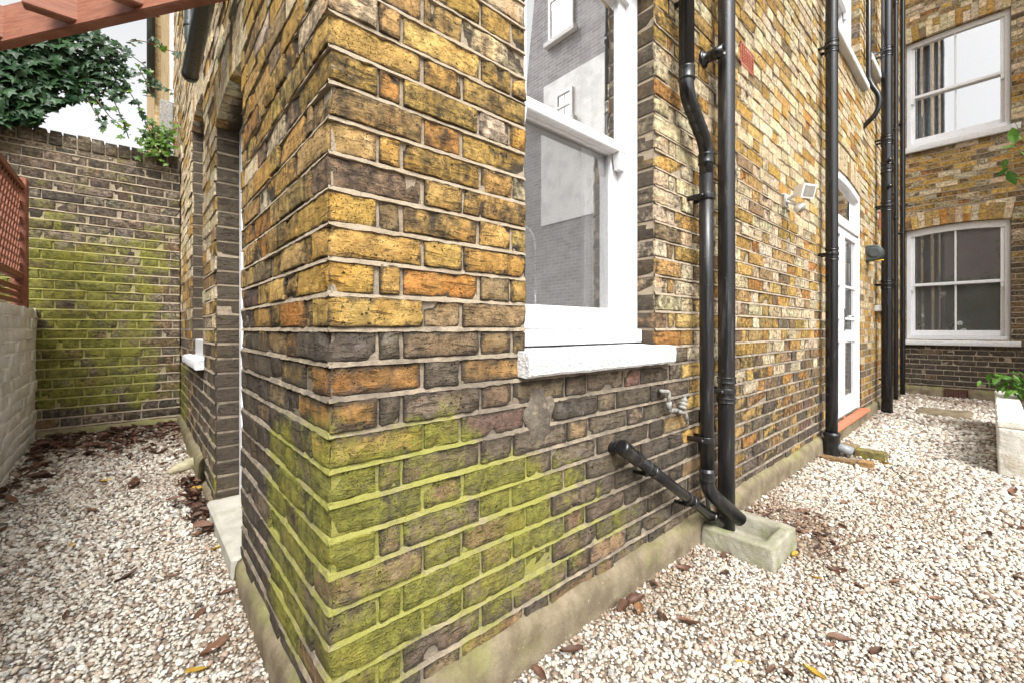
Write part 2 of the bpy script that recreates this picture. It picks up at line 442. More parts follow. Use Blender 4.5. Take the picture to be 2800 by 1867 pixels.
M['wood'] = mat_wood('redwood_stain', (.20, .075, .045), (.31, .13, .08), (7, 7, 75))
M['wood2'] = mat_wood('brown_trellis_stain', (.17, .062, .038), (.27, .105, .065), (45, 45, 14))
M['tile'] = mat_noise('red_quarry_tile', (.42, .11, .055), (.50, .16, .085), 25, .6, .2, .002, 200, .35)
M['terra'] = mat_noise('terracotta', (.33, .10, .065), (.40, .14, .10), 30, .85, .2, .002, 200, .2)
M['terra_dark'] = mat_noise('dark_terracotta', (.11, .045, .04), (.15, .06, .055), 30, .85, .2, .002, 200, .2)
M['render'] = mat_noise('lime_washed_wall', (.70, .68, .63), (.80, .78, .74), 10, .95, .9, .008, 110, .1, stain=(.40, .37, .30), stain_scale=4, stain_lo=.55, stain_hi=.70, stain_amt=.55)
M['whitewash'] = mat_noise('white_wash', (.62, .60, .54), (.72, .70, .65), 8, .9, 1.0, .012, 120, .1, stain=(.34, .29, .19), stain_scale=4, stain_lo=.50, stain_hi=.66, stain_amt=.65)
M['interior'] = mat_noise('interior_plaster', (.26, .26, .25), (.30, .30, .29), 2, .9, 0, 0, 40, .1)
M['interior_dark'] = mat_noise('interior_dark_plaster', (.36, .29, .25), (.42, .34, .29), 2, .9, 0, 0, 40, .1)
M['blind'] = mat_noise('white_blind', (.72, .72, .71), (.78, .78, .77), 3, .9, .1, .002, 60, .1)
M['chrome'] = mat_noise('brushed_metal', (.55, .56, .57), (.65, .66, .66), 30, .25, .05, .001, 100, .5, metallic=1)
M['verdigris'] = mat_noise('old_galvanised_metal', (.17, .165, .15), (.34, .33, .30), 60, .65, .4, .002, 250, .4, stain=(.22, .12, .06), stain_scale=40, stain_amt=.6)
M['lamp_white'] = mat_noise('weathered_white_plastic', (.70, .69, .65), (.76, .75, .72), 20, .5, .1, .001, 150, .4)
M['lens'] = mat_noise('grey_lens', (.22, .21, .19), (.30, .29, .26), 40, .15, .05, .001, 200, .6)
M['lamp_grey'] = mat_noise('dark_grey_casing', (.055, .065, .065), (.07, .08, .08), 10, .5, .05, .001, 150, .35)
M['yellow'] = mat_noise('yellow_plastic', (.70, .42, .02), (.75, .48, .03), 10, .5, 0, 0, 60, .3)
M['curtain'] = mat_noise('grey_striped_curtain', (.42, .45, .52), (.62, .62, .66), 18, .9, .1, .003, 60, .1)
M['pebble'] = mat_attr('pebble', .72, .35, 260, .3, .35)
M['ivy'] = mat_leaf('ivy_leaf', (.010, .034, .013), (.045, .100, .034), .42, .32, .15)
M['ivy_m'] = mat_leaf('ivy_leaf_mass', (.008, .028, .012), (.048, .105, .034), .44, .32, .18, False)
M['ivy_young'] = mat_leaf('young_ivy_leaf', (.07, .15, .02), (.15, .25, .035), .4, .4, .35, False)
M['fern'] = mat_leaf('bright_leaf', (.06, .17, .025), (.17, .32, .05), .45, .4, .35, False)
M['shrub'] = mat_leaf('shrub_leaf', (.025, .07, .015), (.09, .16, .03), .5, .3, .25, False)
M['stem'] = mat_noise('woody_stem', (.09, .06, .035), (.14, .10, .06), 40, .9, .3, .002, 150, .1)
M['leaf_brown'] = mat_leaf('dead_leaf_brown', (.070, .035, .022), (.24, .125, .075), .55, .35, .12)
M['leaf_tan'] = mat_leaf('dead_leaf_tan', (.22, .11, .05), (.42, .24, .12), .6, .3, .15)
M['leaf_yellow'] = mat_leaf('dead_leaf_yellow', (.36, .20, .03), (.52, .36, .06), .5, .3, .2)
M['leaf_mass'] = mat_leaf('leaf_litter', (.040, .022, .016), (.20, .10, .062), .6, .3, .1, False)
M['petal'] = mat_noise('white_petal', (.75, .75, .72), (.8, .8, .78), 10, .6, 0, 0, 60, .2)
M['far_brick'] = mat_wallbrick('far_stock_brick', (.42, .31, .16), (.33, .22, .10), (.48, .42, .33))
M['dark_brick'] = mat_wallbrick('slate_brick', (.33, .32, .33), (.22, .21, .22), (.50, .49, .49))
M['white_brick'] = mat_wallbrick('white_painted_brick', (.78, .78, .78), (.74, .74, .75), (.68, .68, .69))
M['roof'] = mat_noise('roof_slate', (.08, .085, .10), (.12, .125, .14), 8, .8, .3, .01, 60, .2)
M['mauve'] = mat_noise('mauve_render', (.40, .32, .34), (.46, .38, .40), 3, .9, .1, .003, 60, .1)

# ------------------------------------------------------------------ brickwork
CH = 0.0755            # course height
JT = 0.0105             # joint
class Frame:
    def __init__(s, o, S, N):
        s.o, s.S, s.N = Vector(o), Vector(S), Vector(N)
        s.flip = s.S.cross(Vector((0, 0, 1))).dot(s.N) < 0
    def w(s, a, z, n): return s.o + s.S * a + Vector((0, 0, z)) + s.N * n
FR = Frame((0, .933, 0), (1, 0, 0), (0, -1, 0))       # house front (runs along X)
FL = Frame((.308, 0, 0), (0, 1, 0), (-1, 0, 0))       # house side (runs along Y)
FF = Frame((9.0, 0, 0), (0, 1, 0), (-1, 0, 0))        # rear wing
FG = Frame((0, 4.756, 0), (1, 0, 0), (0, -1, 0))      # mossy garden wall
FW = Frame((-.547, 0, 0), (0, 1, 0), (1, 0, 0))       # low white wall

class Acc:
    """mesh data plus per-vertex attributes"""
    def __init__(s): s.v = []; s.f = []; s.col = []; s.edge = []; s.moss = []; s.rnd = []; s.soot = []
    def add(s, vs, fs, col, edge, moss, rnd, soot):
        b = len(s.v); s.v += vs; s.f += [tuple(i + b for i in f) for f in fs]
        k = len(vs); s.col += [col] * k; s.edge += edge; s.moss += moss; s.rnd += [rnd] * k; s.soot += list(soot) if isinstance(soot, (list, tuple)) else [soot] * k
    def build(s, name, mat, parent, smooth=False):
        me = bpy.data.meshes.new(name); me.from_pydata(s.v, [], s.f); me.update()
        put_attrs(me, s.col, dict(edge=s.edge, moss=s.moss, rnd=s.rnd, soot=s.soot))
        return link(name, me, mat, parent, smooth)
def put_attrs(me, col, floats):
    if col is not None:
        a = me.attributes.new('bcol', 'FLOAT_COLOR', 'POINT')
        arr = np.ones((len(me.vertices), 4), np.float32); arr[:, :3] = np.asarray(col, np.float32)
        a.data.foreach_set('color', arr.ravel())
    for k, v in floats.items():
        a = me.attributes.new(k, 'FLOAT', 'POINT'); a.data.foreach_set('value', np.asarray(v, np.float32))

def steps(L, n, r):
    if n <= 1: return [0, L]
    if n == 2: return [0, L / 2, L]
    inner = [r + (L - 2 * r) * i / (n - 2) for i in range(n - 1)]
    return [0] + inner + [L]
def brick_geo(fr, s0, s1, z0, z1, D, nl, nh, nd, seed, amp, out=0.0, tilt=0.0, r=.004):
    """one weathered brick; front at n = out, back at -D; back face left open"""
    L, H = s1 - s0, z1 - z0
    xs, zs = steps(L, nl, r), steps(H, nh, r)
    ds = [0, D] if nd <= 1 else [0] + [D * (.35 + .65 * i / (nd - 1)) if i < nd - 1 else D - r for i in range(1, nd)] + [D]
    if D > .05 and nd <= 2: ds = [0, D - .012, D - r, D] if amp > 0 else [0, D - .012, D]
    idx = {}; vs = []; ed = []
    NL, NH, ND = len(xs) - 1, len(zs) - 1, len(ds) - 1
    rs = random.Random(seed)
    chips = []
    if amp > 0:
        for _ in range(rs.choice((0, 1, 1, 2, 3))):
            chips.append((rs.choice((0, L)) if rs.random() < .6 else rs.uniform(0, L), rs.choice((0, H)), rs.uniform(.012, .04), rs.uniform(.004, .014)))
    if amp > 0 and D > .1 and abs(s0 - .308) < .02 and fr is FR:
        for _ in range(rs.choice((1, 2, 2, 3))): chips.append((0, rs.uniform(0, H), rs.uniform(.018, .042), rs.uniform(.004, .0095)))
    so = Vector((rs.uniform(0, 90), rs.uniform(0, 90), rs.uniform(0, 90)))
    for k in range(1 if False else 0, ND + 1):
        for i in range(NL + 1):
            for j in range(NH + 1):
                if not (i in (0, NL) or j in (0, NH) or k == ND): continue
                x, z, n = xs[i], zs[j], ds[k] - D
                if amp > 0:
                    ix, iz, inn = min(max(x, r), L - r), min(max(z, r), H - r), min(n, -r)
                    d = Vector((x - ix, z - iz, n - inn)); l = d.length
                    if l > r: d *= r / l; x, z, n = ix + d.x, iz + d.y, inn + d.z
                    p = Vector((x, z, n))
                    a1 = mnoise.noise_vector(p * 27 + so); a2 = mnoise.noise(p * 70 + so)
                    x += a1.x * amp * .9; z += a1.y * amp * 1.1
                    n += a1.z * amp * 1.0 + a2 * amp * .7
                    for cx, cz, cr, cd in chips:
                        q = math.hypot(x - cx, z - cz)
                        if q < cr:
                            n -= cd * (1 - q / cr) * (1 if k == ND else .3)
                            if cx == 0 and D > .1: x += cd * .8 * (1 - q / cr) * max(0, 1 + n / .05)
                n += out + tilt * (z / H - .5)
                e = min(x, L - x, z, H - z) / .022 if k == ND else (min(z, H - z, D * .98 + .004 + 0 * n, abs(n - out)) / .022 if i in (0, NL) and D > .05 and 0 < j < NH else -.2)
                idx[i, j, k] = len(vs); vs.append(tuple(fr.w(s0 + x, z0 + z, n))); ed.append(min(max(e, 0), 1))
    fs = []
    def q(a, b, c, d): fs.append((idx[a], idx[b], idx[c], idx[d]) if not fr.flip else (idx[d], idx[c], idx[b], idx[a]))
    for i in range(NL):
        for j in range(NH): q((i, j, ND), (i + 1, j, ND), (i + 1, j + 1, ND), (i, j + 1, ND))
    for k in range(ND):
        for i in range(NL):
            q((i, 0, k), (i + 1, 0, k), (i + 1, 0, k + 1), (i, 0, k + 1))
            q((i, NH, k + 1), (i + 1, NH, k + 1), (i + 1, NH, k), (i, NH, k))
        for j in range(NH):
            q((0, j, k), (0, j, k + 1), (0, j + 1, k + 1), (0, j + 1, k))
            q((NL, j, k + 1), (NL, j, k), (NL, j + 1, k), (NL, j + 1, k + 1))
    return vs, fs, ed

class Opening:
    def __init__(s, a, b, z0, spring, rise, ring=.225):
        s.a, s.b, s.z0, s.sp, s.rise, s.ring = a, b, z0, spring, rise, ring
        h = (b - a) / 2; s.c = (a + b) / 2
        s.rad = (h * h + rise * rise) / (2 * rise); s.cz = spring + rise - s.rad
        s.ang = math.asin(h / s.rad)
        s.ro = s.rad + ring
    def cut(s, z0, z1):
        """interval of the course z0..z1 that the opening and its arch take, or None"""
        zm = (z0 + z1) / 2
        if zm < s.z0: return None
        if zm <= s.sp: return (s.a, s.b)
        # inside the arch ring (skewed ends)
        v = zm - s.cz
        top = s.cz + s.ro
        if zm > top - .012: return None
        h1 = v * math.tan(s.ang)
        h2 = math.sqrt(max(s.ro * s.ro - v * v, 0))
        h = min(h1, h2)
        return (s.c - h, s.c + h) if h > .03 else None

def subtract(iv, cuts):
    res = [iv]
    for c in cuts:
        if c is None: continue
        nx = []
        for a, b in res:
            if c[1] <= a or c[0] >= b: nx.append((a, b)); continue
            if c[0] > a + .005: nx.append((a, c[0]))
            if c[1] < b - .005: nx.append((c[1], b))
        res = nx
    return res
S_, H_, Q_ = .222, .1045, .05
def bond(a, b, start, rs):
    """Flemish bond from a to b"""
    seq = {'H': [H_, Q_, S_, H_], 'S': [S_, H_, S_, H_], 'h': [H_, S_, H_, S_]}[start]
    out = []; x = a; i = 0
    while x < b - .02:
        l = seq[i] if i < 4 else (seq[2] if i % 2 == 0 else seq[3])
        l += rs.uniform(-.006, .006)
        e = x + l
        if b - e < .045: e = b
        out.append((x, e)); x = e + JT * rs.uniform(.75, 1.25); i += 1
    return out

def pxsize(fr, s0, s1, z0, z1):
    c = project(fr.w((s0 + s1) / 2, (z0 + z1) / 2, 0))
    a, b = project(fr.w(s0, z0, 0)), project(fr.w(s1, z1, 0))
    if not (a and b and c): return 0, 0, False
    vis = -60 < c[0] < 2860 and -60 < c[1] < 1930
    return abs(b[0] - a[0]), abs(b[1] - a[1]), vis

class Wall:
    def __init__(s, fr, colour, moss, soot, parent, seed):
        s.fr, s.colour, s.moss, s.soot, s.parent = fr, colour, moss, soot, parent
        s.rs = random.Random(seed); s.items = []; s.mort = Acc(); s.seed = seed; s.closer = 0
    def add_brick(s, s0, s1, z0, z1, D=.03, out=None, force=None):
        rs = s.rs
        out = rs.gauss(0, .0024) if out is None else out
        w_, h_, vis = pxsize(s.fr, s0, s1, z0, z1)
        s.items.append(dict(reveal=force is None, b=(s0, s1, z0, z1), D=D, out=out, area=w_ * h_ if vis else 0, w=w_, h=h_, seed=rs.randrange(10 ** 9), fr=s.fr, wall=s))
    def courses(s, a, b, z_lo, z_hi, openings, start_a, ends_deep=True, jog=True):
        fr, rs = s.fr, s.rs
        k0, k1 = math.floor((z_lo - EYE) / CH), math.ceil((z_hi - EYE) / CH)
        for k in range(k0, k1):
            z0, z1 = EYE + k * CH, EYE + (k + 1) * CH
            lo = max(z0, z_lo); hi = min(z1, z_hi)
            if hi - lo < .012: continue
            aa = start_a(k) if callable(start_a) else a
            cuts = [o.cut(z0, z1) for o in openings]
            for x0, x1 in subtract((aa, b), cuts):
                at_start = abs(x0 - aa) < 1e-6 and callable(start_a)
                if at_start:      # run on from a corner brick: queen closer then stretchers, or header on
                    if k % 2 == s.closer: bl = [(x0, x0 + Q_)] + bond(x0 + Q_ + JT, x1, 'S', rs)
                    else: bl = bond(x0, x1, 'h', rs)
                else:
                    bl = bond(x0, x1, 'S' if k % 2 else 'H', rs)
                for i, (p, q) in enumerate(bl):
                    deep = (i == 0 and not at_start) or (i == len(bl) - 1 and x1 < b - .01)
                    jz = rs.uniform(-.0015, .0015)
                    zb = lo + (JT * .5 if lo == z0 else 0) + jz; zt = hi - JT * .5 + jz + rs.uniform(-.002, .001)
                    s.add_brick(p, q, zb, zt, D=.112 if deep and ends_deep else .03)
                s.backing(a + .008 if at_start else x0, x1, lo, hi)
            # bed joint ribs under this course
            for x0, x1 in subtract((aa if not callable(start_a) else a, b), cuts):
                if lo == z0: s.rib(x0, x1, z0)
    def _m(s, vs, fs):
        P = [Vector(v) for v in vs]
        ms = [s.moss(p) for p in P]
        s.mort.add([tuple(v) for v in vs], fs, (1, 1, 1), [0] * len(vs), ms, s.rs.random(), s.soot(P[0]))
    def backing(s, x0, x1, z0, z1):
        fr = s.fr; n = max(1, int((x1 - x0) / .25))
        D = -.0075
        vs = []; fs = []
        for i in range(n + 1):
            x = x0 + (x1 - x0) * i / n
            vs += [fr.w(x, z0, D), fr.w(x, z1, D)]
        for i in range(n):
            f = (2 * i, 2 * i + 2, 2 * i + 3, 2 * i + 1); fs.append(f if not fr.flip else f[::-1])
        # returns into the openings
        for x in (x0 + .004, x1 - .004):
            b = len(vs); vs += [fr.w(x, z0, D), fr.w(x, z1, D), fr.w(x, z1, -.13), fr.w(x, z0, -.13)]; fs.append((b, b + 1, b + 2, b + 3))
        s._m(vs, fs)
    def rib(s, x0, x1, zc):
        fr, rs = s.fr, s.rs
        c = project(fr.w((x0 + x1) / 2, zc, 0))
        near = project(fr.w(x0, zc, 0))
        d = min(c[2] if c else 99, near[2] if near else 99)
        step = .018 if d < 2.2 else (.035 if d < 4 else .09)
        n = max(1, int((x1 - x0) / step))
        vs = []; fs = []
        for i in range(n + 1):
            x = x0 + (x1 - x0) * i / n
            p = Vector((x * 9, zc * 40, s.seed)); q = Vector((x * 34, zc * 40, s.seed + 7))
            a = mnoise.noise(p); b2 = mnoise.noise(q); c2 = mnoise.noise(q + Vector((0, 5, 0)))
            up = .0062 + .003 * a + .003 * b2; dn = .0060 + .0035 * c2 + .002 * a
            pr = .0018 + .0030 * mnoise.noise(q + Vector((9, 0, 0)))
            vs += [fr.w(x, zc + up, -.009), fr.w(x, zc + up - .002, -.0035 + pr * .4), fr.w(x, zc - dn, pr), fr.w(x, zc - dn - .0015, -.009)]
        for i in range(n):
            for j in range(3):
                f = (4 * i + j, 4 * i + j + 1, 4 * i + j + 5, 4 * i + j + 4); fs.append(f if not fr.flip else f[::-1])
        s._m(vs, fs)
    def arch(s, o, mark=None):
        """ring of voussoirs round an opening's head"""
        fr, rs = s.fr, s.rs
        n = max(5, int(2 * o.ang * (o.rad + o.ring * .5) / .0745))
        for i in range(n):
            t0 = -o.ang + 2 * o.ang * i / n + .0035 / o.rad; t1 = -o.ang + 2 * o.ang * (i + 1) / n - .0035 / o.rad
            cells = []
            ring_cut = o.rad + o.ring * (.48 if rs.random() < .5 else .66) if o.ring > .2 and i % 2 else None
            for r0, r1 in ([(o.rad, o.ro)] if ring_cut is None else [(o.rad, ring_cut - .004), (ring_cut + .004, o.ro)]):
                cells.append((r0, r1))
            for r0, r1 in cells:
                P = []
                for dep in (-.112, 0):
                    for (t, rr) in ((t0, r0), (t1, r0), (t1, r1), (t0, r1)):
                        P.append(fr.w(o.c + math.sin(t) * rr, o.cz + math.cos(t) * rr, dep + (rs.gauss(0, .001) if dep == 0 else 0)))
                fs = [(4, 5, 6, 7), (0, 1, 5, 4), (1, 2, 6, 5), (2, 3, 7, 6), (3, 0, 4, 7)]
                if fr.flip: fs = [f[::-1] for f in fs]
                pc = sum(P[4:], Vector()) / 4
                pr = [project(p) for p in P[4:]]
                area = 0
                if all(pr):
                    xs = [q[0] for q in pr]; ys = [q[1] for q in pr]
                    if -60 < xs[0] < 2860 and -60 < ys[0] < 1930: area = (max(xs) - min(xs)) * (max(ys) - min(ys))
                s.items.append(dict(geo=([tuple(p) for p in P], fs, [0] * 4 + [.7] * 4), c=pc, area=area, seed=rs.randrange(10 ** 9), wall=s))
        # mortar behind the ring
        m = 24; vs = []; fs = []
        for i in range(m + 1):
            t = -o.ang + 2 * o.ang * i / m
            for rr, dp in ((o.rad + .004, -.112), (o.rad + .004, -.007), (o.ro + .085, -.0085)):
                vs.append(fr.w(o.c + math.sin(t) * rr, o.cz + math.cos(t) * rr, dp))
        for i in range(m):
            for j in range(2):
                f = (3 * i + j, 3 * i + 3 + j, 3 * i + 4 + j, 3 * i + 1 + j); fs.append(f if not fr.flip else f[::-1])
        s._m(vs, fs)

def emit(walls, parent, limit, mass_name, mort_name):
    """the bricks that show largest become parts of their own, the rest one mass"""
    items = [i for w_ in walls for i in w_.items]
    items.sort(key=lambda i: -i['area'])
    mass = Acc()
    for n, it in enumerate(items):
        wl = it['wall']; rs = random.Random(it['seed']); own = n < limit and it['area'] > 60
        if 'geo' in it:
            vs, fs, ed = it['geo']; c = it['c']
        else:
            s0, s1, z0, z1 = it['b']; fr = it['fr']
            if own:
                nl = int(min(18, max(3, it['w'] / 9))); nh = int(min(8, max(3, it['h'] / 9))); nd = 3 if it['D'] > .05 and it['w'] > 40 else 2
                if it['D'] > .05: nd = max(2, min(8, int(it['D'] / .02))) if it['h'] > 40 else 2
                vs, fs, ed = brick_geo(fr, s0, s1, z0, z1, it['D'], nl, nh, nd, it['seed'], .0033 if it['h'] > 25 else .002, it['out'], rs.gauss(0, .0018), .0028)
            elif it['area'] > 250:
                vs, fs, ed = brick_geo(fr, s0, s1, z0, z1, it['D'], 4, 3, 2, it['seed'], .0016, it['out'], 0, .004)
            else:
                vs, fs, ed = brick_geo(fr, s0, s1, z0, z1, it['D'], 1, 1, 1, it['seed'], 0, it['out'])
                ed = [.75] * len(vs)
            c = fr.w((s0 + s1) / 2, (z0 + z1) / 2, 0)
        col = wl.colour(c, rs); r = rs.random(); sj = rs.gauss(0, .10)
        mo = [min(max(wl.moss(Vector(v)) * (1 if True else 0) + (sj if wl.moss(Vector(v)) > .08 else 0), 0), 1) for v in vs]
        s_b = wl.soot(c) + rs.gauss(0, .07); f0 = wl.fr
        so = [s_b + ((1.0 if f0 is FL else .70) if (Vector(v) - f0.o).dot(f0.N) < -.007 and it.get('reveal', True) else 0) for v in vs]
        if own:
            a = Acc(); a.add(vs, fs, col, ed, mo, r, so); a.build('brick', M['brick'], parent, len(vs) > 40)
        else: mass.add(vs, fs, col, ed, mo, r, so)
    if mass.v:
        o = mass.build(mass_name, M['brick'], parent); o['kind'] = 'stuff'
    mm = Acc()
    for w_ in walls:
        b = len(mm.v); m_ = w_.mort
        mm.v += m_.v; mm.f += [tuple(i + b for i in f) for f in m_.f]; mm.col += m_.col; mm.edge += m_.edge; mm.moss += m_.moss; mm.rnd += m_.rnd; mm.soot += m_.soot
    mm.build(mort_name, M['mortar'], parent)

PAL = dict(yellow=[(.43, .275, .088), (.39, .245, .072), (.45, .30, .112), (.41, .26, .078), (.36, .24, .095)],
           grey=[(.25, .205, .15), (.21, .175, .13), (.29, .23, .16)], pale=[(.54, .44, .28), (.51, .41, .26), (.57, .47, .32)], orange=[(.36, .18, .055), (.39, .20, .06)],
           purple=[(.20, .125, .095), (.23, .145, .105)], brown=[(.24, .165, .088), (.27, .19, .105), (.22, .155, .088)],
           dark=[(.155, .122, .088), (.135, .108, .080), (.175, .135, .092)], black=[(.095, .080, .066), (.11, .090, .070)])
def pick(rs, **wts):
    t = sum(wts.values()); x = rs.random() * t
    for k, v in wts.items():
        x -= v
        if x <= 0: break
    c = rs.choice(PAL[k]); j = rs.uniform(.85, 1.15)
    return tuple(min(1, q * j * rs.uniform(.95, 1.05)) for q in c)
def sstep(x, a, b):
    t = min(max((x - a) / (b - a), 0), 1); return t * t * (3 - 2 * t)
def col_house(p, rs):
    z = p.z + rs.gauss(0, .11)
    if p.x > .9 and p.y < 1.0:                                  # house front beyond the corner pier
        if p.x < 1.85 and z < .86: return pick(rs, dark=6, brown=2, black=1.5, purple=.3)
        if p.x < 1.85 and z < 1.1: return pick(rs, brown=4, yellow=3, dark=2, orange=1)
        if z < .32: return pick(rs, dark=6, brown=3, yellow=1)
        if z < .75: return pick(rs, brown=4, yellow=4, dark=2, orange=1.5, purple=.5)
        if z < 1.5: return pick(rs, yellow=6, pale=4, brown=1.5, orange=.7, dark=.2)
        return pick(rs, yellow=3.5, pale=8, brown=.4, orange=.4)
    if p.y > 1.0 and p.x < .33 and p.x > .300 and p.y > 1.9:    # side wall beyond the door
        if z < .95: return pick(rs, dark=5, brown=3, black=2, yellow=.6)
        if z < 1.6: return pick(rs, yellow=4, brown=2, pale=4, dark=.5)
        return pick(rs, pale=8, yellow=2, brown=.5)
    if z < .60: return pick(rs, dark=5, brown=3, black=1.5, purple=.6)
    if z < .86: return pick(rs, dark=4, brown=4, purple=1, orange=.5)
    if z < 1.0: return pick(rs, brown=5, dark=2, orange=.8, yellow=2.5)
    if z < 1.3: return pick(rs, yellow=7, brown=2, orange=1, purple=.3)
    return pick(rs, yellow=9, orange=.8, pale=2, brown=.4)
def moss_house(p):
    if p.y > 1.02 or (p.x < .315 and p.y > .95):
        if p.y < 1.93:
            lim = .90 - .18 * (p.y - .93); a = .73 * (1 - sstep(p.y, 1.38, 1.62) * .62)
            m = sstep(lim - p.z, -.05, .16) * a
            return m * (.55 + .45 * sstep(p.z, .10, .30))
        if p.y < 3.2: return .42 * sstep(.62 - p.z, 0, .25) * sstep(p.y, 2.4, 2.6) * (1 if p.x < .315 else .3)
        return .60 * sstep(.95 - p.z, 0, .3) * sstep(p.y, 3.9, 4.2) + .15 * sstep(.7 - p.z, 0, .2)
    x = p.x
    if x > 1.95: return .30 * sstep(.24 - p.z, 0, .12)
    lim = .92 - .46 * max(0, x - .50)
    m = sstep(lim - p.z, -.06, .24) * .77
    m *= 1 - .42 * sstep(x, 1.0, 1.7)
    return m * (.62 + .38 * sstep(p.z, .12, .32))
def soot_house(p):
    if p.y < 1.02 and p.x > .9:
        if p.x > 1.66: return -.22 + .42 * sstep(.7 - p.z, -.6, .35)
        return .06 + .30 * sstep(1.0 - p.z, -.05, .3)
    if p.y > 1.95: return -.16 + .55 * sstep(1.1 - p.z, -.3, .4)
    return .02 + .38 * sstep(1.08 - p.z, -.12, .25)

# ------------------------------------------------------------------ joinery helpers (windows and doors)
def rect_frame(mb, fr, a, b, z0, z1, n0, n1, wl, wr, wb, wt, bev=.004):
    """four timber members round a rectangle, face at n1, back at n0"""
    def bx(s0, s1, t0, t1):
        if s1 - s0 < .002 or t1 - t0 < .002: return
        mb.obox(fr.w(s0, t0, n0), fr.S * (s1 - s0), Vector((0, 0, t1 - t0)), fr.N * (n1 - n0), bev)
    bx(a, a + wl, z0, z1); bx(b - wr, b, z0, z1)
    bx(a + wl - .001, b - wr + .001, z0, z0 + wb); bx(a + wl - .001, b - wr + .001, z1 - wt, z1)
def bar(mb, fr, a, b, z0, z1, n0, n1, bev=.003):
    mb.obox(fr.w(a, z0, n0), fr.S * (b - a), Vector((0, 0, z1 - z0)), fr.N * (n1 - n0), bev)
def pane_obj(fr, a, b, z0, z1, n, mat, parent):
    me = bpy.data.meshes.new('pane')
    me.from_pydata([fr.w(a, z0, n), fr.w(b, z0, n), fr.w(b, z1, n), fr.w(a, z1, n), fr.w(a, z0, n - .004), fr.w(b, z0, n - .004), fr.w(b, z1, n - .004), fr.w(a, z1, n - .004)], [],
                   [(0, 1, 2, 3), (0, 4, 5, 1), (1, 5, 6, 2), (2, 6, 7, 3), (3, 7, 4, 0)])
    return link('pane', me, mat, parent)
def arch_head(mb, fr, o, n0, n1, thick, inset=.004, seg=20):
    """curved head of a frame that follows an opening's arch"""
    vs = []; fs = []
    ro = o.rad - inset; ri = ro - thick
    for i in range(seg + 1):
        t = -o.ang + 2 * o.ang * i / seg
        for rr, n in ((ro, n1), (ri, n1), (ri, n0), (ro, n0)):
            vs.append(fr.w(o.c + math.sin(t) * rr, o.cz + math.cos(t) * rr, n))
    for i in range(seg):
        for j in range(4):
            k = (j + 1) % 4
            fs.append((4 * i + j, 4 * i + k, 4 * i + 4 + k, 4 * i + 4 + j))
    fs += [(0, 1, 2, 3), tuple(4 * seg + q for q in (3, 2, 1, 0))]
    mb.add(vs, fs)
def sash_window(parent, fr, o, n_face, rail_z, glass_up, glass_low, bars=0, frame_w=.05, stile=.045, sill_h=.05, z_base=None, horns=True):
    """box sash window: > sash (two), pane (each), in an arched opening"""
    zb = o.z0 if z_base is None else z_base
    mb = MB(); top = o.sp + o.rise
    bar(mb, fr, o.a + .002, o.a + frame_w, zb, o.sp + .012, n_face - .11, n_face)
    bar(mb, fr, o.b - frame_w, o.b - .002, zb, o.sp + .012, n_face - .11, n_face)
    bar(mb, fr, o.a + .003, o.b - .003, zb, zb + sill_h, n_face - .11, n_face + .022)
    arch_head(mb, fr, o, n_face - .11, n_face - .001, o.rise + .055)
    win = mb.build('window', M['white'], parent)
    a, b = o.a + frame_w, o.b - frame_w
    zt = o.sp - .004
    # upper sash (outer)
    nu, nl = n_face - .022, n_face - .064
    m1 = MB(); rect_frame(m1, fr, a - .004, b + .004, rail_z, zt, nu - .038, nu, stile, stile, .042, .05)
    if horns:
        for x in (a - .004, b + .004 - stile):
            vs = [fr.w(x, rail_z, nu), fr.w(x + stile, rail_z, nu), fr.w(x + stile, rail_z, nu - .036), fr.w(x, rail_z, nu - .036),
                  fr.w(x + stile * .15, rail_z - .07, nu - .006), fr.w(x + stile * .85, rail_z - .07, nu - .006), fr.w(x + stile * .85, rail_z - .07, nu - .03), fr.w(x + stile * .15, rail_z - .07, nu - .03)]
            m1.add(vs, [(0, 1, 5, 4), (1, 2, 6, 5), (2, 3, 7, 6), (3, 0, 4, 7), (4, 5, 6, 7)])
    m2 = MB(); rect_frame(m2, fr, a - .004, b + .004, zb + sill_h + .002, rail_z + .04, nl - .038, nl, stile, stile, .085, .04)
    cells = bars + 1
    A, B = a - .004 + stile, b + .004 - stile
    cw = (B - A) / cells
    for i in range(1, cells):
        bar(m1, fr, A + cw * i - .011, A + cw * i + .011, rail_z + .041, zt - .049, nu - .03, nu - .004)
        bar(m2, fr, A + cw * i - .011, A + cw * i + .011, zb + sill_h + .086, rail_z + .001, nl - .03, nl - .004)
    m1.build('sash', M['white'], win); m2.build('sash', M['white'], win)
    for i in range(cells):
        x0, x1 = A + cw * i + (.01 if i else -.006), A + cw * (i + 1) - (.01 if i < cells - 1 else -.006)
        pane_obj(fr, x0, x1, rail_z + .036, zt - .044, nu - .015, glass_up, win)
        pane_obj(fr, x0, x1, zb + sill_h + .08, rail_z + .006, nl - .015, glass_low, win)
    return win
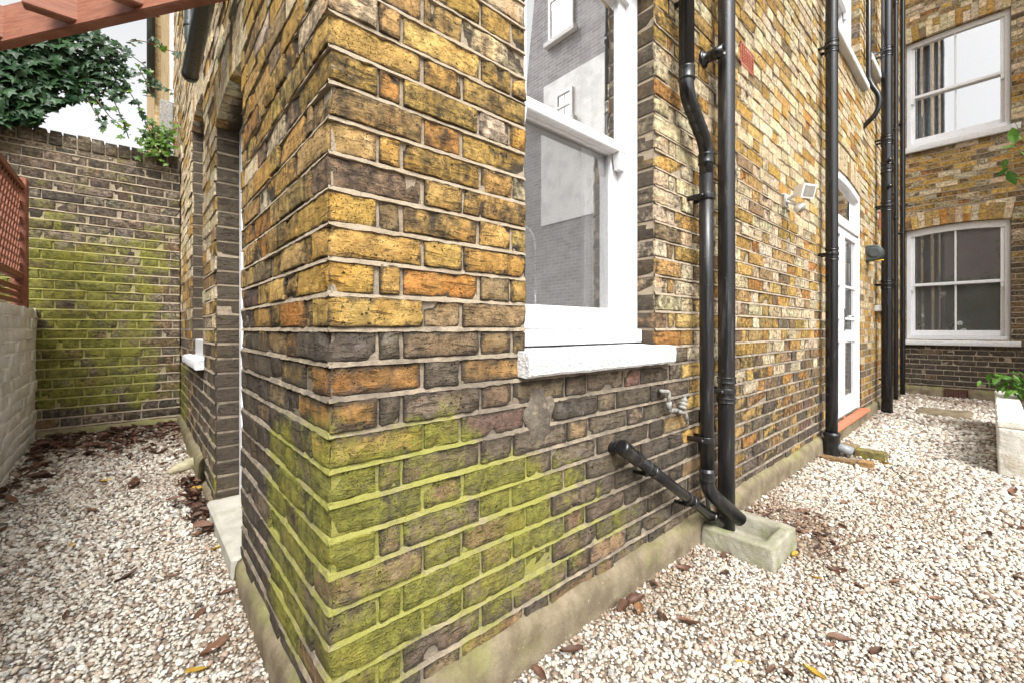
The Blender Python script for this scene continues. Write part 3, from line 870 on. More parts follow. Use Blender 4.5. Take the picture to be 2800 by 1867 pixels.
def stone_sill(parent, fr, a, b, z0, z1, out, mat, rough=.0):
    """weathered sill with a sloped top, as a subdivided slab"""
    n = 40 if rough > 0 else 1; vs = []; fs = []
    prof = [(-.13, z1 + .012), (0, z1 + .004), (out - .012, z1), (out - .003, z1 - .004), (out, z1 - .012), (out + .002, (z0 + z1) / 2), (out, z0 + .008), (out - .006, z0), (0, z0 + .002), (-.02, z0 + .002)]
    for i in range(n + 1):
        x = a + (b - a) * i / n
        for n_, z in prof:
            q = mnoise.noise_vector(Vector((x * 24, z * 24, n_ * 24))) * rough
            vs.append(fr.w(x + q.x * .4, z + q.y, n_ + q.z))
    k = len(prof)
    for i in range(n):
        for j in range(k - 1):
            f = (i * k + j, i * k + j + 1, (i + 1) * k + j + 1, (i + 1) * k + j); fs.append(f if fr.flip else f[::-1])
    fs.append(tuple(range(k))); fs.append(tuple(n * k + j for j in range(k - 1, -1, -1)))
    mb = MB(); mb.add(vs, fs); return mb.build('window_sill', mat, parent)
def room(parent, x0, x1, y0, y1, z0, z1, mat, open_side):
    """the room behind a window: five inner faces"""
    V = [(x, y, z) for x in (x0, x1) for y in (y0, y1) for z in (z0, z1)]
    Fc = {'x0': (0, 1, 3, 2), 'x1': (4, 6, 7, 5), 'y0': (0, 4, 5, 1), 'y1': (2, 3, 7, 6), 'z0': (0, 2, 6, 4), 'z1': (1, 5, 7, 3)}
    mb = MB(); mb.add(V, [f for k, f in Fc.items() if k != open_side]); return mb.build('interior_wall', mat, parent)

# ------------------------------------------------------------------ the setting: ground
gm, gt, gb = new_mat('gravel_bed'); g = G(gt); p = g.pos()
vc = g.voro(p, 75, 'F1', 'Color'); vd = g.voro(p, 75)
c = g.mix(g.ss(g.m('MULTIPLY', vc, 1.0), .1, .9), (.16, .12, .085), (.58, .52, .43))
c = g.mix(g.ss(vd, .25, .62), c, (.17, .135, .10))
c = g.mix(g.ss(g.noise(p, 2.2, 5, .65), .5, .72, 0, .5), c, (.17, .12, .08))
g.L(c, gb.inputs['Base Color']); gb.inputs['Roughness'].default_value = .9; gb.inputs['Specular IOR Level'].default_value = .1
g.L(g.bump(g.m('SUBTRACT', 1.0, vd), .8, .008), gb.inputs['Normal'])
M['gravel_bed'] = gm
gx = [-60, -20, -6] + [-3 + .25 * i for i in range(53)] + [12, 20, 60]
gy = [-60, -20, -6] + [-3 + .25 * i for i in range(36)] + [8, 20, 60]
mb = MB(); vs = [(x, y, ground_z(x, y) - .004) for x in gx for y in gy]; ny = len(gy)
mb.add(vs, [(i * ny + j, (i + 1) * ny + j, (i + 1) * ny + j + 1, i * ny + j + 1) for i in range(len(gx) - 1) for j in range(ny - 1)])
o = mb.build('ground', M['gravel_bed']); o['kind'] = 'structure'

# ------------------------------------------------------------------ the corner house
house = thing('brick_house', 'yellow stock brick corner house with white sash window and mossy base', 'house', (.308, .933, 0))
PL = .127                                       # top of the cement plinth
W1 = Opening(.883, 1.63, .93, 2.47, .05)        # kitchen window beside the corner
D1 = Opening(4.42, 5.88, .15, 2.43, .06)        # french doors
U1 = Opening(4.42, 5.88, 3.66, 5.25, .06)       # window over the doors
U2 = Opening(6.20, 6.76, 4.08, 5.30, .05)       # small upper window
SD = Opening(1.916, 2.63, .10, 2.03, .052)      # arched side door
SW = Opening(3.145, 3.82, .81, 2.42, .05)       # arched side window
TOPZ = 9.0
wr_ = Wall(FR, col_house, moss_house, soot_house, house, 3); wr_.closer = 1
wl_ = Wall(FL, col_house, moss_house, soot_house, house, 5); wl_.closer = 0
k0 = math.floor((PL - .03 - EYE) / CH); k1 = math.ceil((TOPZ - EYE) / CH)
for k in range(k0, k1):                         # corner bricks, stretcher and header by turns
    z0, z1 = EYE + k * CH, EYE + (k + 1) * CH
    L, D = (S_, H_) if k % 2 == 0 else (H_, S_)
    L += wr_.rs.uniform(-.004, .004)
    wr_.add_brick(.308 + wr_.rs.uniform(-.002, .003), .308 + L, z0 + JT * .5, z1 - JT * .5 + wr_.rs.uniform(-.002, .001), D=D, out=wr_.rs.gauss(0, .002), force='corner')
wr_.courses(.308, 9.0, PL - .03, TOPZ, [W1, D1, U1, U2], lambda k: .308 + (S_ if k % 2 == 0 else H_) + JT)
wl_.courses(.933, 5.65, PL - .03, TOPZ, [SD, SW], lambda k: .933 + (H_ if k % 2 == 0 else S_) + JT)
for o_ in (W1, D1, U1, U2): wr_.arch(o_)
for o_ in (SD, SW): wl_.arch(o_)
emit([wr_, wl_], house, 300, 'brickwork', 'mortar')

# cement plinth: front and side runs with a softened, uneven top
def plinth(fr, runs, z_top, out, bottom):
    mb = MB()
    for a, b in runs:
        n = max(2, int((b - a) / .04)); vs = []; fs = []
        prof = [(-.03, z_top + .004), (-.002, z_top + .002), (out * .55, z_top - .012), (out * .9, z_top - .03), (out, z_top - .055), (out + .002, (z_top + bottom) / 2), (out + .004, bottom)]
        k = len(prof)
        for i in range(n + 1):
            x = a + (b - a) * i / n
            for j, (n_, z) in enumerate(prof):
                q = mnoise.noise(Vector((x * 5, z * 8, 3.1))); q2 = mnoise.noise(Vector((x * 26, z * 26, 8.7)))
                vs.append(fr.w(x, z + (q * .010 + q2 * .004) * (1 if j < 4 else .3), n_ + (q * .003 + q2 * .0015)))
        for i in range(n):
            for j in range(k - 1):
                f = (i * k + j, i * k + j + 1, (i + 1) * k + j + 1, (i + 1) * k + j); fs.append(f if fr.flip else f[::-1])
        fs.append(tuple(range(k))); fs.append(tuple(n * k + j for j in range(k)))
        mb.add(vs, fs)
    return mb
for q_ in ((.285, 4.42), (5.88, 9.0)): plinth(FR, [q_], PL, .030, -.12).build('plinth', M['concrete'], house, True)
for q_ in ((.903, 1.905), (2.62, 3.02)): plinth(FL, [q_], PL, .024, -.05).build('plinth', M['concrete'], house, True)
pm = plinth(FL, [(3.06, 4.76)], PL + .12, .028, 0)
pm.build('plinth', M['concrete'], house, True)
mb = MB(); mb.box(.274, .56, 1.906, 2.64, -.06, PL + .005, .012)
mb.build('door_step', M['slab'], house)

# kitchen sash window
win1 = sash_window(house, FR, W1, -.082, 1.745, M['glass'], M['glass_low'], 0, .062, .048, .055, .945)
stone_sill(house, FR, .853, 1.717, .858, .930, .046, M['stone_white'], .0035)
room(house, .78, 1.75, 1.20, 3.2, .75, 2.62, M['interior'], 'y0')
# side window and side door
sash_window(house, FL, SW, -.10, 1.62, M['glass_dim'], M['glass_dim'], 0, .05, .045, .05, .86)
stone_sill(house, FL, 3.085, 3.94, .76, .815, .045, M['stone_white'], .002)
mb = MB(); mb.box(.33, .42, 3.147, 3.818, .812, .93, .005)
mb.build('window_board', M['white'], house)
room(house, .53, 2.6, 3.3, 4.3, .75, 2.62, M['interior_dark'], 'x0')
mb = MB()
bar(mb, FL, 1.918, 1.975, PL, 2.04, -.20, -.105); bar(mb, FL, 2.571, 2.628, PL, 2.04, -.20, -.105)
arch_head(mb, FL, SD, -.20, -.106, .075)
sdoor = mb.build('door', M['white'], house)
mb = MB(); bar(mb, FL, 1.97, 2.576, PL + .01, 2.035, -.185, -.145)
for zz0, zz1 in ((.28, .85), (1.0, 1.9)):
    bar(mb, FL, 2.05, 2.24, zz0, zz1, -.15, -.139, .004); bar(mb, FL, 2.30, 2.49, zz0, zz1, -.15, -.139, .004)
mb.build('door_leaf', M['white'], sdoor)
mb = MB(); mb.lathe(FL.w(2.03, 1.02, -.145), [(.0, .05), (.022, .048), (.026, .035), (.012, .02), (.012, 0)], FL.N, 14)
mb.build('handle', M['chrome'], sdoor, True)

# french doors with fanlight
mb = MB(); NF = -.012
bar(mb, FR, D1.a + .002, D1.a + .058, .15, D1.sp + .01, NF - .10, NF); bar(mb, FR, D1.b - .058, D1.b - .002, .15, D1.sp + .01, NF - .10, NF)
bar(mb, FR, D1.a + .05, D1.b - .05, 1.98, 2.07, NF - .10, NF + .006); arch_head(mb, FR, D1, NF - .10, NF - .001, .07)
fd = mb.build('french_door', M['white'], house)
for i in range(2):
    a = D1.a + .06 + i * .672; b = a + .667
    mb = MB(); rect_frame(mb, FR, a, b, .155, 1.977, NF - .055, NF - .010, .085, .085, .17, .075)
    bar(mb, FR, a + .084, b - .084, .87, .99, NF - .055, NF - .011)
    for z in (1.09, 1.41): bar(mb, FR, a + .084, b - .084, z, z + .024, NF - .048, NF - .014)
    mb.build('door_leaf', M['white'], fd)
    for z0, z1 in ((.32, .875), (.985, 1.095), (1.11, 1.415), (1.43, 1.906)):
        pane_obj(FR, a + .08, b - .08, z0, z1, NF - .03, M['glass_dim'], fd)
pane_obj(FR, D1.a + .05, D1.b - .05, 2.065, D1.sp + .012, NF - .04, M['glass'], fd)
mb = MB(); hx = D1.a + .06 + .672 + .04
bar(mb, FR, hx - .02, hx + .02, .98, 1.20, NF - .010, NF - .004); mb.tube([FR.w(hx, 1.12, NF - .004), FR.w(hx, 1.12, NF + .045), FR.w(hx + .11, 1.12, NF + .045)], .008, 8)
mb.build('handle', M['chrome'], fd, True)
mb = MB(); mb.box(4.40, 5.93, .858, .99, .118, .150, .012); mb.build('threshold_tile', M['tile'], house)
mb = MB(); mb.box(4.41, 5.92, .885, .99, -.10, .117, .006); mb.build('door_step', M['concrete'], house)
room(house, 4.3, 6.0, 1.12, 3.0, .1, 2.6, M['interior_dark'], 'y0')
# upper windows
sash_window(house, FR, U1, -.085, 4.45, M['glass_sky'], M['glass_sky'], 1, .055, .045, .05, 3.68)
stone_sill(house, FR, 4.34, 5.95, 3.585, 3.66, .06, M['stone_white'])
room(house, 4.3, 6.0, 1.2, 2.6, 3.5, 5.4, M['interior'], 'y0')
sash_window(house, FR, U2, -.085, 4.68, M['glass_sky'], M['glass_sky'], 0, .05, .04, .05, 4.10)
stone_sill(house, FR, 6.15, 6.81, 4.0, 4.08, .06, M['stone_white'])
room(house, 6.1, 6.9, 1.2, 2.2, 3.9, 5.4, M['interior'], 'y0')
mb = MB(); mb.box(.36, 9.0, 1.0, 5.6, TOPZ, TOPZ + .12); mb.build('roof', M['roof'], house)
# air bricks
def air_brick(parent, fr, a, b, z0, z1, cols, rows, mat):
    mb = MB(); n1, n0 = .004, -.004
    bx = lambda s0, s1, t0, t1: mb.obox(fr.w(s0, t0, n0), fr.S * (s1 - s0), Vector((0, 0, t1 - t0)), fr.N * (n1 - n0), .0015)
    cw, rh = (b - a - .02) / cols, (z1 - z0 - .02) / rows; br = .34
    bx(a, b, z0, z0 + .01 + rh * br * .5); bx(a, b, z1 - .01 - rh * br * .5, z1)
    for i in range(1, rows): bx(a + .004, b - .004, z0 + .01 + rh * i - rh * br * .5, z0 + .01 + rh * i + rh * br * .5)
    for i in range(cols + 1):
        x = a + .01 + cw * i; hw = cw * br * .5 if 0 < i < cols else .0
        bx(x - (hw if i else .01), x + (hw if i < cols else .01), z0 + .002, z1 - .002)
    ab = mb.build('air_brick', mat, parent)
    m2 = MB(); m2.obox(fr.w(a + .004, z0 + .004, -.05), fr.S * (b - a - .008), Vector((0, 0, z1 - z0 - .008)), fr.N * .032); m2.build('backing', M['rubber'], ab)  # black block painted in for the shade of the hollow behind the holes
    return ab
ab_ = air_brick(house, FR, 2.54, 2.735, 2.485, 2.615, 7, 6, M['terra'])
air_brick(house, FR, 6.95, 7.17, 2.25, 2.48, 4, 6, M['terra'])
# small white lintel over a bricked-up hatch
mb = MB(); mb.box(6.70, 7.42, .86, .95, 1.215, 1.285, .006); mb.build('lintel', M['stone_white'], house)

# smears of old cement on the bricks below the sill
def cement_patch(cx, cz, rx, rz, seed):
    vs = [FR.w(cx, cz, .0055)]; n = 40; fs = []
    for ring, h in ((.45, .006), (.8, .005), (1.0, .0005), (1.06, -.004)):
        for i in range(n):
            t = 2 * math.pi * i / n; k = ring * (1 + .42 * mnoise.noise(Vector((math.cos(t) * 1.7, math.sin(t) * 1.7, seed))) + .16 * mnoise.noise(Vector((math.cos(t) * 6, math.sin(t) * 6, seed))))
            vs.append(FR.w(cx + math.cos(t) * rx * k, cz + math.sin(t) * rz * k, h + .0015 * mnoise.noise(Vector((t * 3, ring * 9, seed)))))
    for i in range(n): fs.append((0, 1 + i, 1 + (i + 1) % n))
    for r_ in range(3):
        for i in range(n): fs.append((1 + r_ * n + i, 1 + (r_ + 1) * n + i, 1 + (r_ + 1) * n + (i + 1) % n, 1 + r_ * n + (i + 1) % n))
    mb = MB(); mb.add(vs, fs); o = mb.build('cement_patch', M['patch'], house, True)
cement_patch(.945, .735, .055, .080, 2.2)

# ------------------------------------------------------------------ rear wing (closes the yard)
def col_far(p, rs):
    z = p.z + rs.gauss(0, .05)
    if z < .78: return pick(rs, dark=6, black=2, brown=1.5)
    if p.y < -.18 and z < 2.3: return pick(rs, dark=3, brown=4, yellow=1.5, orange=1)
    if z < 3.6: return pick(rs, yellow=6, brown=1.5, orange=1, pale=4, dark=.3)
    return pick(rs, yellow=5, pale=6, brown=.6, orange=.7)
wing = thing('rear_wing', 'rear wing in yellow brick with two large white sash windows above gravel', 'house', (9.0, .3, 0))
LW = Opening(-.183, .885, .83, 2.52, .042)
UW = Opening(-.183, .885, 3.80, 5.44, .016)
wf = Wall(FF, col_far, lambda p: .0, lambda p: -.12 + .4 * (p.z < .8), wing, 21)
wf.courses(-1.6, .933, .138, TOPZ, [LW, UW], -1.6)
for o_ in (LW, UW): wf.arch(o_)
emit([wf], wing, 300, 'brickwork', 'mortar')
for q_ in ((-1.6, .22), (.46, .933)): plinth(FF, [q_], .138, .035, -.1).build('plinth', M['concrete'], wing, True)
mb = plinth(FF, [(.20, .48)], .138, .008, -.1); mb.build('plinth', M['concrete'], wing, True)
air_brick(wing, Frame((8.985, 0, 0), (0, 1, 0), (-1, 0, 0)), .225, .455, .005, .125, 8, 5, M['terra_dark'])
sash_window(wing, FF, LW, -.075, 1.66, M['glass_dim'], M['glass_dim'], 1, .055, .045, .055, .84)
stone_sill(wing, FF, -.27, .93, .76, .83, .055, M['stone_white'])
sash_window(wing, FF, UW, -.075, 4.58, M['glass_sky'], M['glass_sky'], 1, .055, .045, .055, 3.82)
stone_sill(wing, FF, -.27, .93, 3.71, 3.80, .055, M['stone_white'])
room(wing, 9.2, 11.5, -.5, 1.2, .5, 2.75, M['interior_dark'], 'x0')
room(wing, 9.2, 11.5, -.5, 1.2, 3.5, 5.7, M['blind'], 'x0')
mb = MB(); mb.box(9.12, 11.5, -1.5, .9, TOPZ, TOPZ + .12); mb.build('roof', M['roof'], wing)

# ------------------------------------------------------------------ mossy garden wall closing the side passage
def col_garden(p, rs):
    if p.z > 1.75: return pick(rs, dark=5, grey=5, black=1)
    return pick(rs, dark=3, grey=6, brown=3)
def moss_garden(p):
    m = .74 * sstep(p.z, .22, .50) * (1 - sstep(p.z, 1.45, 2.0) * .5)
    if p.z > 1.9: m = .30
    m *= 1 - .5 * sstep(p.x, .02, .24) * (1 if p.z < 1.5 else 0)
    return max(m, .28)
gw = thing('garden_wall', 'tall dark brick garden wall covered in green moss across the passage', 'wall', (-.2, 4.756, .15))
wg = Wall(FG, col_garden, moss_garden, lambda p: .02, gw, 33)
GTOP = 2.40
wg.courses(-1.9, .300, .20, GTOP, [], -1.9)
for i in range(28):                                            # brick-on-edge coping
    x = -1.9 + i * .0785
    if x + .068 > .30: break
    wg.add_brick(x, x + .068, GTOP + .008, GTOP + .112 + wg.rs.uniform(-.006, .006), D=.22, out=.004 + wg.rs.uniform(-.004, .006), force='coping')
wg.backing(-1.9, .298, GTOP, GTOP + .092)
emit([wg], gw, 300, 'brickwork', 'mortar')
mb = MB(); mb.box(-1.9, .299, 4.772, 4.95, .0, GTOP + .06); mb.build('wall_core', M['mortar'], gw)
mb = plinth(FG, [(-.56, .285)], .232, .03, .0); mb.build('footing', M['concrete'], gw, True)

# ------------------------------------------------------------------ low whitewashed wall and trellis
lw = thing('garden_wall', 'low lime-washed brick wall with brown trellis on top', 'wall', (-.6, 3.6, .1))
ww = Wall(FW, lambda p, rs: (.5, .48, .43), lambda p: .0, lambda p: .0, lw, 41)
ww.courses(1.2, 4.75, .02, 1.150, [], 1.2)
items = sorted(ww.items, key=lambda i: -i['area']); mass = Acc()
for n, it in enumerate(items):
    s0, s1, z0, z1 = it['b']
    own = n < 150 and it['area'] > 60
    vs, fs, ed = brick_geo(FW, s0 - .0045, s1 + .0045, z0 - .0042, z1 + .0042, .03, 4 if own else 1, 3 if own else 1, 2 if own else 1, it['seed'], .003 if own else 0, it['out'] * 1.6, 0, .006)
    if own:
        a = Acc(); a.add(vs, fs, (.5, .5, .5), ed, [0] * len(vs), 0, 0); a.build('brick', M['render'], lw, True)
    else: mass.add(vs, fs, (.5, .5, .5), ed, [0] * len(vs), 0, 0)
o = mass.build('brickwork', M['render'], lw); o['kind'] = 'stuff'
ww.mort.build('mortar', M['render'], lw)
mb = MB(); mb.box(-.77, -.556, 1.2, 4.752, .0, 1.135, .01); mb.build('wall_core', M['render'], lw)

tr = thing('trellis_panel', 'red-brown diagonal lattice trellis with square post above white wall', 'trellis', (-.58, 3.7, 1.14))
XT = -.585
for y in (4.41, 3.02):
    mb = MB(); mb.box(XT - .037, XT + .037, y - .037, y + .037, 1.14, 2.03, .005); po = mb.build('post', M['wood2'], tr)
for z in (1.335, 1.955):
    mb = MB(); mb.box(XT - .022, XT + .022, 3.058, 4.372, z, z + .042, .004); mb.build('rail', M['wood2'], tr)
for z in (1.17, 1.215, 1.26):
    mb = MB(); mb.box(XT - .012, XT + .012, 3.058, 4.372, z, z + .028, .003); mb.build('slat', M['wood2'], tr)
yA, yB, zA, zB = 3.06, 4.37, 1.372, 1.96
for sgn, off in ((1, .006), (-1, -.006)):
    t = -1.4
    while t < 2.6:
        # 55 degree laths clipped to the panel
        pts = []
        m_ = 1.35 * sgn
        y_at = lambda z: yA + t + (z - zA) / m_
        za, zb_ = zA, zB
        lo, hi = sorted((yA, yB))
        # clip in z so that y stays inside
        zs = [zA + m_ * (yA - yA - t), zA + m_ * (yB - yA - t)]
        za, zb_ = max(zA, min(zs)), min(zB, max(zs))
        if zb_ - za > .06:
            p0, p1 = Vector((XT + off, y_at(za), za)), Vector((XT + off, y_at(zb_), zb_))
            d = (p1 - p0); wv = Vector((0, d.z, -d.y)).normalized() * .020
            mb = MB(); mb.obox(p0 - wv * .5 - Vector((.004, 0, 0)), d, wv, Vector((.008, 0, 0)), .0015)
            mb.build('lath', M['wood2'], tr)
        t += .078

# ------------------------------------------------------------------ pergola corner overhead
pg = thing('pergola', 'red-brown timber pergola beam with short rafter tails overhead', 'pergola', (-.45, 2.95, 2.3))
pa, pb = Vector((-.62, 3.235, 2.305)), Vector((.262, 1.965, 2.305))
bd = (pb - pa); bu = bd.normalized(); bn = Vector((bu.y, -bu.x, 0))
if bn.dot(Vector((-1, -1, 0))) < 0: bn = -bn
mb = MB(); mb.obox(pa, bd, -bn * .048, Vector((0, 0, .17)), .006); mb.build('beam', M['wood'], pg)
for q in ((-.447, 2.985), (-.182, 2.605), (.03, 2.300)):
    mb = MB(); e = Vector((q[0], q[1], 2.322))
    mb.obox(e + Vector((-.16, .0, 0)), Vector((.21, 0, 0)), Vector((0, .055, 0)), Vector((0, 0, .15)), .005); mb.build('rafter', M['wood'], pg)

# ------------------------------------------------------------------ ivy over the garden wall
def ivy_leaf_geo(size, rs, young=False):
    """five-lobed leaf, folded along the midrib; stalk at origin, tip towards -z, face towards -y"""
    out = [(0, 0), (.30, .16), (.52, .02), (.34, -.22), (.50, -.48), (.20, -.52), (0, -.98)]
    pts = out + [(-x, z) for x, z in out[-2:0:-1]]
    fold = rs.uniform(.05, .28); curl = rs.uniform(-.15, .2)
    vs = [(x * size, (abs(x) * fold + curl * z * z) * size * (1 if True else 0), z * size) for x, z in pts]
    vs.append((0, -.03 * size, -.36 * size)); c = len(vs) - 1
    n = len(pts)
    return vs, [(i, (i + 1) % n, c) for i in range(n)]
rv = random.Random(77)
ivy = thing('ivy', 'dark green ivy spilling over the top of the mossy wall', 'ivy', (-.3, 5.05, 0))
poly = [(-150, 30), (225, 62), (300, 105), (352, 128), (372, 190), (355, 248), (322, 285), (300, 262), (262, 272), (200, 270), (150, 290), (100, 332), (0, 338), (-150, 340)]
def inside(px, py, pl):
    c = False; j = len(pl) - 1
    for i in range(len(pl)):
        if (pl[i][1] > py) != (pl[j][1] > py) and px < (pl[j][0] - pl[i][0]) * (py - pl[i][1]) / (pl[j][1] - pl[i][1]) + pl[i][0]: c = not c
        j = i
    return c
leaf_meshes = []
for i in range(7):
    vs, fs = ivy_leaf_geo(1.0, rv); me = bpy.data.meshes.new('leaf'); me.from_pydata(vs, [], fs); me.update()
    me.materials.append(M['ivy']); leaf_meshes.append(me)
def leaf_matrix(p, size, rs, face=None, droop=.35, spread=.8):
    f = face if face is not None else Vector((-.25, -1, .25))
    yaw = math.atan2(-f.x, -f.y) * -1
    e = Matrix.Rotation(rs.gauss(0, spread) * .6 + yaw, 4, 'Z') @ Matrix.Rotation(rs.gauss(-droop, .4), 4, 'X') @ Matrix.Rotation(rs.gauss(0, .6), 4, 'Y')
    return Matrix.Translation(p) @ e @ Matrix.Scale(size, 4)
cand = []
while len(cand) < 2700:
    px, py = rv.uniform(-150, 375), rv.uniform(30, 340)
    if not inside(px, py, poly): continue
    if mnoise.noise(Vector((px / 38, py / 30, 4.2))) < -.42 and px > 60: continue
    dep = abs(rv.gauss(0, .16)); p = at_y(px, py, 4.62 + dep)
    big = 1 - sstep(px, 120, 380)
    size = (.036 + .038 * big) * rv.uniform(.6, 1.3)
    cand.append((p, size, dep))
strands = [[(345, 118), (380, 112), (410, 118), (445, 135), (498, 148)], [(355, 150), (390, 175), (415, 200), (440, 240), (470, 248)], [(340, 225), (360, 262), (385, 300), (402, 345), (430, 395)],
           [(300, 255), (320, 295), (338, 335), (352, 380)], [(235, 265), (255, 300), (275, 330), (290, 345)], [(262, 270), (300, 320), (330, 345)], [(395, 325), (425, 345), (455, 360), (488, 352)],
           [(375, 180), (395, 215), (412, 255), (420, 262)], [(250, 72), (268, 73), (280, 76)], [(410, 350), (430, 372), (450, 395), (470, 415)]]
ys = []; stems = MB()
for st in strands:
    pts = [at_y(x, y, 4.64) for x, y in st]
    stems.tube(pts, .0035, 5)
    for a, b in zip(pts, pts[1:]):
        n = max(3, int((b - a).length / .022))
        for i in range(n):
            p = a.lerp(b, (i + rv.random()) / n) + Vector((rv.gauss(0, .022), rv.gauss(0, .03), rv.gauss(0, .018)))
            (ys if st[0][0] > 380 or rv.random() < .25 else cand).append((p, rv.uniform(.032, .058), 0))
for _ in range(170):
    px, py = rv.gauss(430, 24), rv.gauss(385, 22)
    ys.append((at_y(px, py, 4.66 + rv.uniform(-.05, .08)), rv.uniform(.03, .055), 0))
cand.sort(key=lambda c: (c[2] > .05, -c[1]))
own = [c for c in cand if c[0].x > -.75][:290]; ids = set(id(c) for c in own)
for p, size, dep in own:
    o = bpy.data.objects.new('leaf', rv.choice(leaf_meshes)); COL.objects.link(o)
    o.parent = ivy; o.matrix_parent_inverse = Matrix.Translation(-ivy.location); o.matrix_basis = leaf_matrix(p, size, rv)
def leaf_mass(name, items, mat, parent, geo=ivy_leaf_geo, **kw):
    V = []; Fc = []; rn = []
    for p, size, dep in items:
        vs, fs = geo(1.0, rv); m = leaf_matrix(p, size, rv, **kw); b = len(V); r = rv.random()
        V += [tuple(m @ Vector(v)) for v in vs]; Fc += [tuple(i + b for i in f) for f in fs]; rn += [r] * len(vs)
    me = bpy.data.meshes.new(name); me.from_pydata(V, [], Fc); me.update(); put_attrs(me, None, dict(rnd=rn))
    o = link(name, me, mat, parent); o['kind'] = 'stuff'; return o
leaf_mass('foliage', [c for c in cand if id(c) not in ids], M['ivy_m'], ivy)
leaf_mass('young_foliage', ys, M['ivy_young'], ivy)
for x0 in (-1.3, -1.1, -.9):
    p0 = Vector((x0 - .1, 5.02, .2)); pts = [p0, Vector((x0 - .05, 5.02, 1.3)), Vector((x0, 5.0, 2.3)), Vector((x0 + .04, 4.86, 2.75)), Vector((x0 + .12, 4.78, 2.95 - .25 * (x0 > -.5))), Vector((x0 + .22, 4.70, 2.80))]
    stems.tube(pts, [.022, .02, .017, .012, .008, .005], 7)
stems.build('stem', M['stem'], ivy, True)

# ------------------------------------------------------------------ pipework
def arc_path(pts, rad, n=7):
    """polyline with rounded corners"""
    pts = [Vector(p) for p in pts]; out = [pts[0]]
    for a, b, c in zip(pts, pts[1:], pts[2:]):
        u, v = (a - b).normalized(), (c - b).normalized()
        d = min(rad, (a - b).length * .45, (c - b).length * .45)
        p0, p1 = b + u * d, b + v * d
        for i in range(n + 1):
            t = i / n; out.append(p0 * (1 - t) ** 2 + b * 2 * t * (1 - t) + p1 * t * t)
    out.append(pts[-1]); return out
def collar(parent, c, r, h, mat, axis=(0, 0, 1), name='collar', bead=True):
    mb = MB(); p = [(r * .98, 0), (r * 1.13, .002), (r * 1.17, h * .12), (r * 1.10, h * .25), (r * 1.10, h * .78), (r * 1.16, h * .88), (r * 1.13, h - .002), (r * .98, h)]
    mb.lathe(c, p, axis, 24); return mb.build(name, mat, parent, True)
def bracket(parent, c, r, mat, wall_n=Vector((0, 1, 0)), wall_d=.07, h=.028):
    """pipe clip: a strap round the pipe and ears fixed to the wall"""
    mb = MB(); c = Vector(c)
    mb.lathe(c - Vector((0, 0, h / 2)), [(r * 1.0, 0), (r * 1.10, 0), (r * 1.12, .003), (r * 1.12, h - .003), (r * 1.10, h), (r * 1.0, h)], (0, 0, 1), 24)
    sv = Vector((wall_n.y, -wall_n.x, 0))
    for s_ in (-1, 1):
        q = c + sv * s_ * (r * 1.05)
        mb.obox(q - Vector((0, 0, h * .4)) - sv * .006, wall_n * wall_d, sv * .012, Vector((0, 0, h * .8)), .002)
        mb.lathe(q + sv * s_ * .012 - wall_n * 0 + Vector((0, 0, 0)), [(0, -.004), (.008, -.004), (.009, 0), (.006, .006), (0, .008)], tuple(sv * s_), 10)
    return mb.build('bracket', mat, parent, True)
WN = Vector((0, 1, 0))
def straight_pipe(label, x, y, r, z0, z1, brackets, collars, mat, wall=.933, seg=28):
    t = thing('drainpipe', label, 'drainpipe', (x, y, z0), 'drainpipes on the house front')
    mb = MB(); n = 24
    mb.tube([(x + .0015 * mnoise.noise(Vector((x, y, i * .9))), y, z0 + (z1 - z0) * i / n) for i in range(n + 1)], r, seg); mb.build('pipe', mat, t, True)
    for z in brackets: bracket(t, (x, y, z), r, mat, WN, wall - y)
    for z, h in collars: collar(t, (x, y, z), r, h, mat)
    return t
YP = .862
# offset waste stack beside the kitchen window
t1 = thing('drainpipe', 'black drainpipe with an angled offset and a shoe emptying into stone trough', 'drainpipe', (1.95, .855, .1), 'drainpipes on the house front')
r1 = .030
mb = MB(); mb.tube([(1.76, .862, 8.9), (1.76, .862, 4), (1.76, .862, 2.09)], r1 * 1.04, 28); mb.build('pipe', M['pipe'], t1, True)
mb = MB(); mb.tube(arc_path([(1.76, .862, 2.12), (1.76, .862, 2.00), (1.945, .860, 1.83), (1.945, .860, 1.70)], .075, 9), r1, 28); mb.build('offset_bend', M['pipe'], t1, True)
mb = MB(); mb.tube([(1.945, .860, 1.74), (1.946, .860, 1.2), (1.946, .858, .7), (1.948, .856, .33)], r1, 28); mb.build('pipe', M['pipe_old'], t1, True)
mb = MB(); mb.tube(arc_path([(1.948, .856, .37), (1.948, .856, .27), (2.085, .765, .125)], .05, 8), r1 * 1.03, 28); mb.build('shoe', M['pipe_old'], t1, True)
for z, h, x in ((2.055, .06, 1.76), (1.745, .05, 1.945), (.31, .05, 1.948)): collar(t1, (x, .861 if z > 1 else .857, z), r1, h, M['pipe'] if z > 1 else M['pipe_old'])
for k_ in (.25, .45, .65): # ribs of the bend
    a = Vector((1.76, .862, 2.00)).lerp(Vector((1.945, .860, 1.83)), k_); d = (Vector((1.945, .860, 1.83)) - Vector((1.76, .862, 2.00))).normalized()
    collar(t1, a, r1 * .93, .012, M['pipe'], tuple(d))
for x, z, m_ in ((1.76, 2.43, 'pipe'), (1.946, 1.60, 'pipe'), (1.947, .50, 'pipe_old')): bracket(t1, (x, .86, z), r1 * 1.04, M[m_], WN, .073)
# straight soil pipe
straight_pipe('straight black soil pipe standing in the stone trough', 2.162, .858, .0385, .03, 8.9, [.70], [(.735, .035), (.64, .03)], M['pipe_old'])
